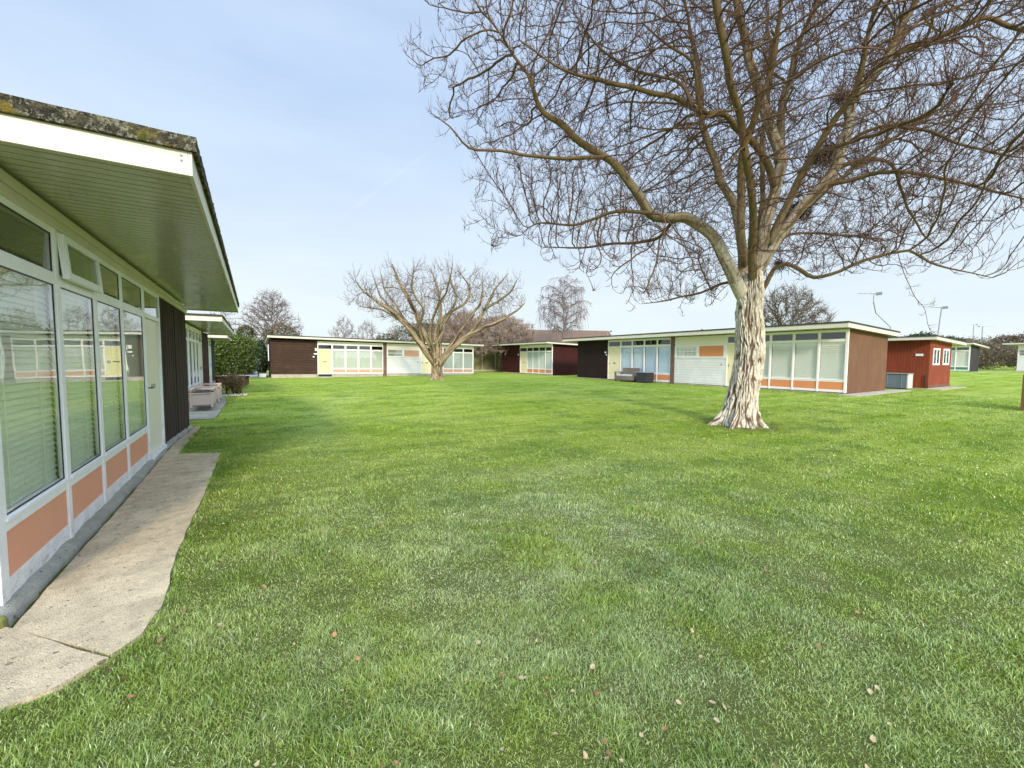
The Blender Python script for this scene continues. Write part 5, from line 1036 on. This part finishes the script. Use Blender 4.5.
# ------------------------------------------------------------------ grass
def in_poly(X, Y, poly):
    c = np.zeros(len(X), dtype=bool); n = len(poly)
    for i in range(n):
        x1, y1 = poly[i]; x2, y2 = poly[(i + 1) % n]
        if y1 == y2: continue
        k = ((y1 > Y) != (y2 > Y)) & (X < (x2 - x1) * (Y - y1) / (y2 - y1) + x1); c ^= k
    return c
def grass():
    rg = np.random.default_rng(3); a0, a1 = R(-28), R(92); K, dn, df = 34000 * 2.2 ** 2, 2.2, 27
    n1 = int((a1 - a0) / 2 * (dn*dn - .5) * 34000 * .9); n2 = int((a1 - a0) * K * math.log(df / dn))        # as many blades per bit of picture near and far
    d = np.concatenate([np.sqrt(rg.random(n1) * (dn*dn - .5) + .5), dn * (df / dn) ** rg.random(n2)]); a = rg.uniform(a0, a1, n1 + n2); X = np.sin(a) * d; Y = np.cos(a) * d
    fx, fy = .5257, .8507
    keep = (X * fx + Y * fy) > .5
    for p in (PATH1, PATH2): 
        cx = sum(q[0] for q in p) / len(p); keep &= ~in_poly(X, Y, p)
    keep &= ~((X < -1.05) & (Y > 3.3) & (Y < 12.0)) & ~((X < -.9) & (Y > 13.2)) & ~((X > 22.1) & (Y > 7.2)) & ~((X > 29) & (Y > 6.6)) & ~((X > 19.8) & (Y > 1.2) & (Y < 2.65))
    keep &= (np.hypot(X - 9.5, Y - 5.4) > .5)
    # thin worn spots
    X = X[keep]; Y = Y[keep]
    nz = np.array([noise.noise(Vector((x * 1.4, y * 1.4, 8))) for x, y in zip(X, Y)]); k2 = rg.random(len(X)) > np.clip((nz - .3) * 1.2, 0, .3); X = X[k2]; Y = Y[k2]; nz = nz[k2]
    # blades that lean over the edges of the slabs
    ex = []; ey = []
    for poly, skip in ((PATH1, 1), (PATH2, 8)):
        for i in range(len(poly)):
            p, q = poly[i], poly[(i + 1) % len(poly)]
            if (poly is PATH2 and (i == 0 or i >= 10)) or (poly is PATH1 and i in (4, 5, 6)): continue
            n = int(math.dist(p, q) * 900); tt = rg.random(n); nx, ny = (q[1]-p[1]) / math.dist(p, q), -(q[0]-p[0]) / math.dist(p, q); sg = 1 if poly is PATH1 else 1
            o_ = rg.normal(.012, .016, n); o_ = o_ if not in_poly(np.array([(p[0]+q[0])/2 + nx*.02]), np.array([(p[1]+q[1])/2 + ny*.02]), poly)[0] else -o_
            ex.append(p[0] + (q[0]-p[0]) * tt + nx * o_); ey.append(p[1] + (q[1]-p[1]) * tt + ny * o_)
    X = np.concatenate([X] + ex); Y = np.concatenate([Y] + ey); nz = np.concatenate([nz, np.full(len(X) - len(nz), -.35)])
    N = len(X); D = np.hypot(X, Y); Z = np.array([ground_z(x, y) for x, y in zip(X, Y)])
    n3 = np.array([noise.noise(Vector((x * 5.5, y * 5.5, 3))) for x, y in zip(X, Y)]); h = rg.uniform(.009, .030, N) * (1 + .4 * np.clip(nz * -2, -.6, 1)) * (1 + .7 * np.clip(n3 * 1.6, -.5, 1)) * (1 + .012 * D); w = .0014 * np.maximum(1, D / 2.3) ** .72 * rg.uniform(.7, 1.3, N)
    # tussocks
    for (tx, ty, tr) in ((1.62, 1.42, .13), (3.4, 2.3, .1), (1.0, 4.3, .12), (2.5, 3.6, .1), (5.2, 3.0, .15)):
        q = np.exp(-((X - tx)**2 + (Y - ty)**2) / tr**2); h *= 1 + .9 * q
    a = rg.uniform(0, 2*PI, N); lean = np.abs(rg.normal(0, .65, N)) + .1; lx = np.cos(a) * lean; ly = np.sin(a) * lean
    b = rg.uniform(0, 2*PI, N); sx = np.cos(b) * w; sy = np.sin(b) * w
    B_ = np.stack([X, Y, Z - .004], 1); m = B_ + np.stack([lx * h * .45, ly * h * .45, h * .62], 1); tp = B_ + np.stack([lx * h * 1.25, ly * h * 1.25, h / np.sqrt(1 + lean*lean*.5)], 1)
    S = np.stack([sx, sy, np.zeros(N)], 1)
    V = np.stack([B_ - S, B_ + S, m + S * .8, m - S * .8, tp], 1).reshape(-1, 3); i = np.arange(N)[:, None] * 5
    Q = i + np.array([[0, 1, 2, 3]]); T = i + np.array([[3, 2, 4]])
    rn0 = rg.random(N); far_ = rg.random(N) < np.clip((D - 2.5) / 6, 0, .93); rn0 = np.where(far_ & (rn0 > .8), rn0 * .6, rn0); rn = np.repeat(rn0, 5); tip = np.tile([0, 0, .6, .6, 1], N)
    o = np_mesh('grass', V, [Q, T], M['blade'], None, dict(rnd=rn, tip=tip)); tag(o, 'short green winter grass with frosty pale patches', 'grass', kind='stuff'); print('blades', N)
grass()

# fallen leaves, each its own thing
def leaf_mat(name, a):
    t = NT(name); n = t.noise(t.obj(), 60, 4); t.bsdf(t.mix(n, mul(a, .55), mul(a, 1.25)), .7); return t.m
LM = [leaf_mat('orange_leaf', (.36, .19, .085)), leaf_mat('tan_leaf', (.40, .31, .18)), leaf_mat('brown_leaf', (.20, .12, .055))]
LLAB = ['small orange brown dead leaf lying curled on the lawn', 'small pale tan dead leaf lying curled on the lawn', 'small dark brown dead leaf lying curled on the lawn']
protos = []
for k in range(6):
    rg = random.Random(k); m = MB(); L = 1; n = 7; curl = rg.uniform(.2, .7); V = []
    for i in range(n + 1):
        q = i / n; w = math.sin(PI * q ** .8) * rg.uniform(.30, .40) + .01; z = curl * (q - .5) ** 2
        V += [(q - .5, -w, z + .20 * w + rg.uniform(0, .04)), (q - .5, 0, z), (q - .5, w, z + .25 * w + rg.uniform(0, .05))]
    m.add(V, [(3*i+j, 3*i+3+j, 3*i+4+j, 3*i+1+j) for i in range(n) for j in (0, 1)]); me_o = m.build('dead_leaf', LM[k % 3], smooth=True)
    me = me_o.data; bpy.data.objects.remove(me_o); protos.append(me)
rg = random.Random(12)
def leaf(x, y, k, s):
    o = bpy.data.objects.new('dead_leaf', protos[k % 6]); col.objects.link(o); o.location = (x, y, ground_z(x, y) + .016 + s * .1); o.scale = (s, s, s)
    o.rotation_euler = (rg.gauss(0, .4), rg.gauss(0, .4), rg.uniform(0, 6.28)); tag(o, LLAB[k % 3], 'leaf', 'dead leaves scattered on the lawn')
LEAVES = [(.02, 3.06, 0), (-.03, 2.5, 1), (.33, 2.33, 0), (.6, 2.05, 1), (.95, 1.62, 0), (1.02, 1.55, 1), (1.22, 1.34, 1), (1.25, 1.31, 0), (1.85, 1.1, 1), (2.0, 1.35, 1), (2.3, 1.0, 0), (2.7, 1.2, 2), (3.0, .95, 0), (-.5, 2.35, 0), (-.2, 2.75, 1), (.1, 3.6, 2)]
for i, (x, y, k) in enumerate(LEAVES): leaf(x, y, k, .031)
for i in range(210):
    d = 1.5 + 5.5 * rg.random() ** 1.5; a = R(rg.uniform(-6, 80)); x, y = math.sin(a) * d, math.cos(a) * d
    if x < -.3: continue
    leaf(x, y, rg.choice([0, 1, 1, 2, 1]) + rg.choice([0, 3]), rg.uniform(.014, .032))
for (x, y) in ((-.63, 2.62), (-.67, 2.57), (-.60, 2.66), (-.55, 2.5), (-.70, 2.60), (-.45, 2.75), (-.52, 2.62), (-.38, 3.0), (-.4, 3.5), (-.36, 4.3)): leaf(x, y, 2, .035)
# fallen twigs
for i, (x, y, L, a, lb) in enumerate([(6.6, 2.6, .5, .6, 'thin fallen twig lying on the lawn right of the middle'), (7.9, 2.8, .45, 2.2, 'thin forked twig on the grass towards the right edge'), (4.2, 4.9, .35, 1.2, 'short dark twig on the lawn left of the big trunk'), (1.4, 2.2, .16, .3, 'very short dark twig in the frosty grass near the camera')]):
    m = MB(); g = lambda t: (math.cos(a) * L * t + .03 * math.sin(t * 7), math.sin(a) * L * t + .03 * math.cos(t * 5), .045 + .01 * math.sin(t * 4))
    m.tube([g(q / 6) for q in range(7)], .005, 5, r2=.002); m.tube([g(.5), (g(.5)[0] + .1 * math.cos(a + .8), g(.5)[1] + .1 * math.sin(a + .8), .06)], .003, 4)
    o = m.build('fallen_twig', M['bark2_plain']); o.location = (x, y, ground_z(x, y)); tag(o, lb, 'twig')
# pebbles under the ball shrub
rgp = random.Random(2)
m = MB()
for i in range(70):
    x, y = rgp.uniform(-.35, .45), rgp.uniform(-.9, .0); s = rgp.uniform(.03, .06); n = 6
    m.add([(x + s * math.cos(k), y + s * math.sin(k), 0) for k in range(n)] + [(x + s*.6 * math.cos(k), y + s*.6 * math.sin(k), s * .7) for k in range(n)], [tuple(range(n, 2*n))] + [(k, (k+1) % n, n + (k+1) % n, n + k) for k in range(n)])
pb = m.build('pebbles', M['plinth']); pb.location = (-.72, 20.0, .02); tag(pb, 'pale pebbles at the foot of the round brown shrub', 'pebbles', kind='stuff')
# round mossy log ends at the near corner of the cement
for i, (x, y, s) in enumerate([(-1.335, 3.30, .055), (-1.235, 3.335, .05)]):
    m = MB(); m.tube([(0, 0, -.02), (0, 0, s * .9), (0, 0, s * 1.1)], s, 14, r2=s * .75); o = m.build('kerb_stone', M['moss'] if 'moss' in M else M['felt'], smooth=False, bevel=.01); o.location = (x, y, .02)
    tag(o, ['mossy round stone at the very corner of the nearest chalet', 'mossy round stone capping the near end of the cement fillet'][i], 'stone')

# ------------------------------------------------------------------ light, sky, camera
SUN_EL, SUN_AZ = R(26), Vector((-.36, -1, 0)).normalized()       # direction towards the sun on the ground plan
sd = Vector((SUN_AZ.x * math.cos(SUN_EL), SUN_AZ.y * math.cos(SUN_EL), math.sin(SUN_EL)))
L_ = bpy.data.lights.new('sun', 'SUN'); L_.energy = 3.8; L_.angle = R(8); L_.color = (1, .90, .76)
lo = bpy.data.objects.new('sun', L_); col.objects.link(lo); lo.rotation_euler = (-sd).to_track_quat('-Z', 'Y').to_euler()
w = bpy.data.worlds.new('World'); sc.world = w; w.use_nodes = True; nt = w.node_tree; nt.nodes.clear()
N_ = nt.nodes.new; sky = N_('ShaderNodeTexSky'); sky.sky_type = 'NISHITA'; sky.sun_disc = False; sky.sun_elevation = SUN_EL
sky.sun_rotation = math.atan2(SUN_AZ.x, SUN_AZ.y); sky.air_density = 1.0; sky.dust_density = 1.2; sky.ozone_density = 1.4
tc = N_('ShaderNodeTexCoord'); mp = N_('ShaderNodeMapping'); mp.inputs['Scale'].default_value = (1.2, 1.2, 4.5); mp.inputs['Rotation'].default_value = (0, .25, .4)
nz = N_('ShaderNodeTexNoise'); nz.inputs['Scale'].default_value = 1.6; nz.inputs['Detail'].default_value = 7; nz.inputs['Roughness'].default_value = .55
rp = N_('ShaderNodeValToRGB'); rp.color_ramp.elements[0].position = .40; rp.color_ramp.elements[1].position = .75
sp = N_('ShaderNodeSeparateXYZ'); mr = N_('ShaderNodeMapRange'); mr.inputs[1].default_value = -.05; mr.inputs[2].default_value = .62; mr.inputs[3].default_value = .97; mr.inputs[4].default_value = .80
ad = N_('ShaderNodeMath'); ad.operation = 'MULTIPLY_ADD'; ad.inputs[1].default_value = .12; ad.use_clamp = True
veil = N_('ShaderNodeMix'); veil.data_type = 'RGBA'; 
hz = N_('ShaderNodeMix'); hz.data_type = 'RGBA'; hz.inputs[6].default_value = (5.3, 6.8, 9.2, 1); hz.inputs[7].default_value = (7.7, 8.6, 8.9, 1)
bg = N_('ShaderNodeBackground'); bg.inputs[1].default_value = .115; wo = N_('ShaderNodeOutputWorld'); lk = nt.links.new
lk(tc.outputs['Generated'], mp.inputs[0]); lk(mp.outputs[0], nz.inputs['Vector']); lk(nz.outputs['Fac'], rp.inputs[0]); lk(tc.outputs['Generated'], sp.inputs[0]); lk(sp.outputs[2], mr.inputs[0])
lk(rp.outputs[0], ad.inputs[0]); lk(mr.outputs[0], ad.inputs[2]); lk(ad.outputs[0], veil.inputs[0]); lk(sky.outputs[0], veil.inputs[6])
m3 = N_('ShaderNodeMapRange'); m3.inputs[1].default_value = .5; m3.inputs[2].default_value = .02; lk(sp.outputs[2], m3.inputs[0]); 
ma = N_('ShaderNodeMath'); ma.operation = 'MULTIPLY_ADD'; ma.inputs[1].default_value = .16; ma.use_clamp = True; lk(rp.outputs[0], ma.inputs[0]); lk(m3.outputs[0], ma.inputs[2]); lk(ma.outputs[0], hz.inputs[0])
lk(hz.outputs[2], veil.inputs[7])
dp = N_('ShaderNodeVectorMath'); dp.operation = 'DOT_PRODUCT'; dp.inputs[1].default_value = tuple(sd); lk(tc.outputs['Generated'], dp.inputs[0])     # sky gain round the sun and overhead, added out of view as fill
# a faint old vapour trail
CT0, CT1 = Vector((0.1703, 0.9397, 0.2967)), Vector((0.3209, 0.8449, 0.428)); cn = CT0.cross(CT1).normalized(); cm = (CT0 + CT1).normalized()
q1 = N_('ShaderNodeVectorMath'); q1.operation = 'DOT_PRODUCT'; q1.inputs[1].default_value = tuple(cn); lk(tc.outputs['Generated'], q1.inputs[0])
q2 = N_('ShaderNodeMath'); q2.operation = 'ABSOLUTE'; lk(q1.outputs['Value'], q2.inputs[0])
q3 = N_('ShaderNodeMapRange'); q3.interpolation_type = 'SMOOTHSTEP'; q3.inputs[1].default_value = .0065; q3.inputs[2].default_value = .0; lk(q2.outputs[0], q3.inputs[0])
q4 = N_('ShaderNodeVectorMath'); q4.operation = 'DOT_PRODUCT'; q4.inputs[1].default_value = tuple(cm); lk(tc.outputs['Generated'], q4.inputs[0])
q5 = N_('ShaderNodeMapRange'); q5.interpolation_type = 'SMOOTHSTEP'; q5.inputs[1].default_value = CT0.normalized().dot(cm) - .004; q5.inputs[2].default_value = 1; q5.inputs[4].default_value = .12; lk(q4.outputs['Value'], q5.inputs[0])
q6 = N_('ShaderNodeMath'); q6.operation = 'MULTIPLY'; lk(q3.outputs[0], q6.inputs[0]); lk(q5.outputs[0], q6.inputs[1])
q7 = N_('ShaderNodeMix'); q7.data_type = 'RGBA'; q7.inputs[7].default_value = (8.6, 8.8, 9.1, 1); lk(q6.outputs[0], q7.inputs[0]); lk(veil.outputs[2], q7.inputs[6])
g1 = N_('ShaderNodeMapRange'); g1.interpolation_type = 'SMOOTHSTEP'; g1.inputs[1].default_value = -.15; g1.inputs[2].default_value = 1; g1.inputs[3].default_value = 1; g1.inputs[4].default_value = 2.2; lk(dp.outputs['Value'], g1.inputs[0])
g2 = N_('ShaderNodeMapRange'); g2.interpolation_type = 'SMOOTHSTEP'; g2.inputs[1].default_value = .60; g2.inputs[2].default_value = 1; g2.inputs[3].default_value = 1; g2.inputs[4].default_value = 2.3; lk(sp.outputs[2], g2.inputs[0])
gm = N_('ShaderNodeMath'); gm.operation = 'MULTIPLY'; lk(g1.outputs[0], gm.inputs[0]); lk(g2.outputs[0], gm.inputs[1])
gv_ = N_('ShaderNodeVectorMath'); gv_.operation = 'SCALE'; lk(q7.outputs[2], gv_.inputs[0]); lk(gm.outputs[0], gv_.inputs[3]); lk(gv_.outputs[0], bg.inputs[0]); lk(bg.outputs[0], wo.inputs[0])

cam = bpy.data.cameras.new('camera'); co = bpy.data.objects.new('camera', cam); col.objects.link(co); sc.camera = co
yaw, pit, rol = R(31.72), R(3.45), R(.3)
F_ = Vector((math.sin(yaw) * math.cos(pit), math.cos(yaw) * math.cos(pit), -math.sin(pit))); R_ = Vector((math.cos(yaw), -math.sin(yaw), 0)); U_ = R_.cross(F_)
R2 = R_ * math.cos(rol) + U_ * math.sin(rol); U2 = -R_ * math.sin(rol) + U_ * math.cos(rol)
mt = Matrix(((R2.x, U2.x, -F_.x), (R2.y, U2.y, -F_.y), (R2.z, U2.z, -F_.z))).to_4x4(); mt.translation = (0, 0, 1.5); co.matrix_world = mt
cam.sensor_width = 36; cam.sensor_fit = 'HORIZONTAL'; cam.lens = 418 / 1024 * 36; cam.clip_end = 4000; cam.clip_start = .05
sc.view_settings.view_transform = 'Standard'; sc.view_settings.look = 'None'; sc.view_settings.exposure = 0; sc.view_settings.gamma = 1
sc.cycles.max_bounces = 8; sc.cycles.transparent_max_bounces = 24; sc.cycles.use_denoising = True
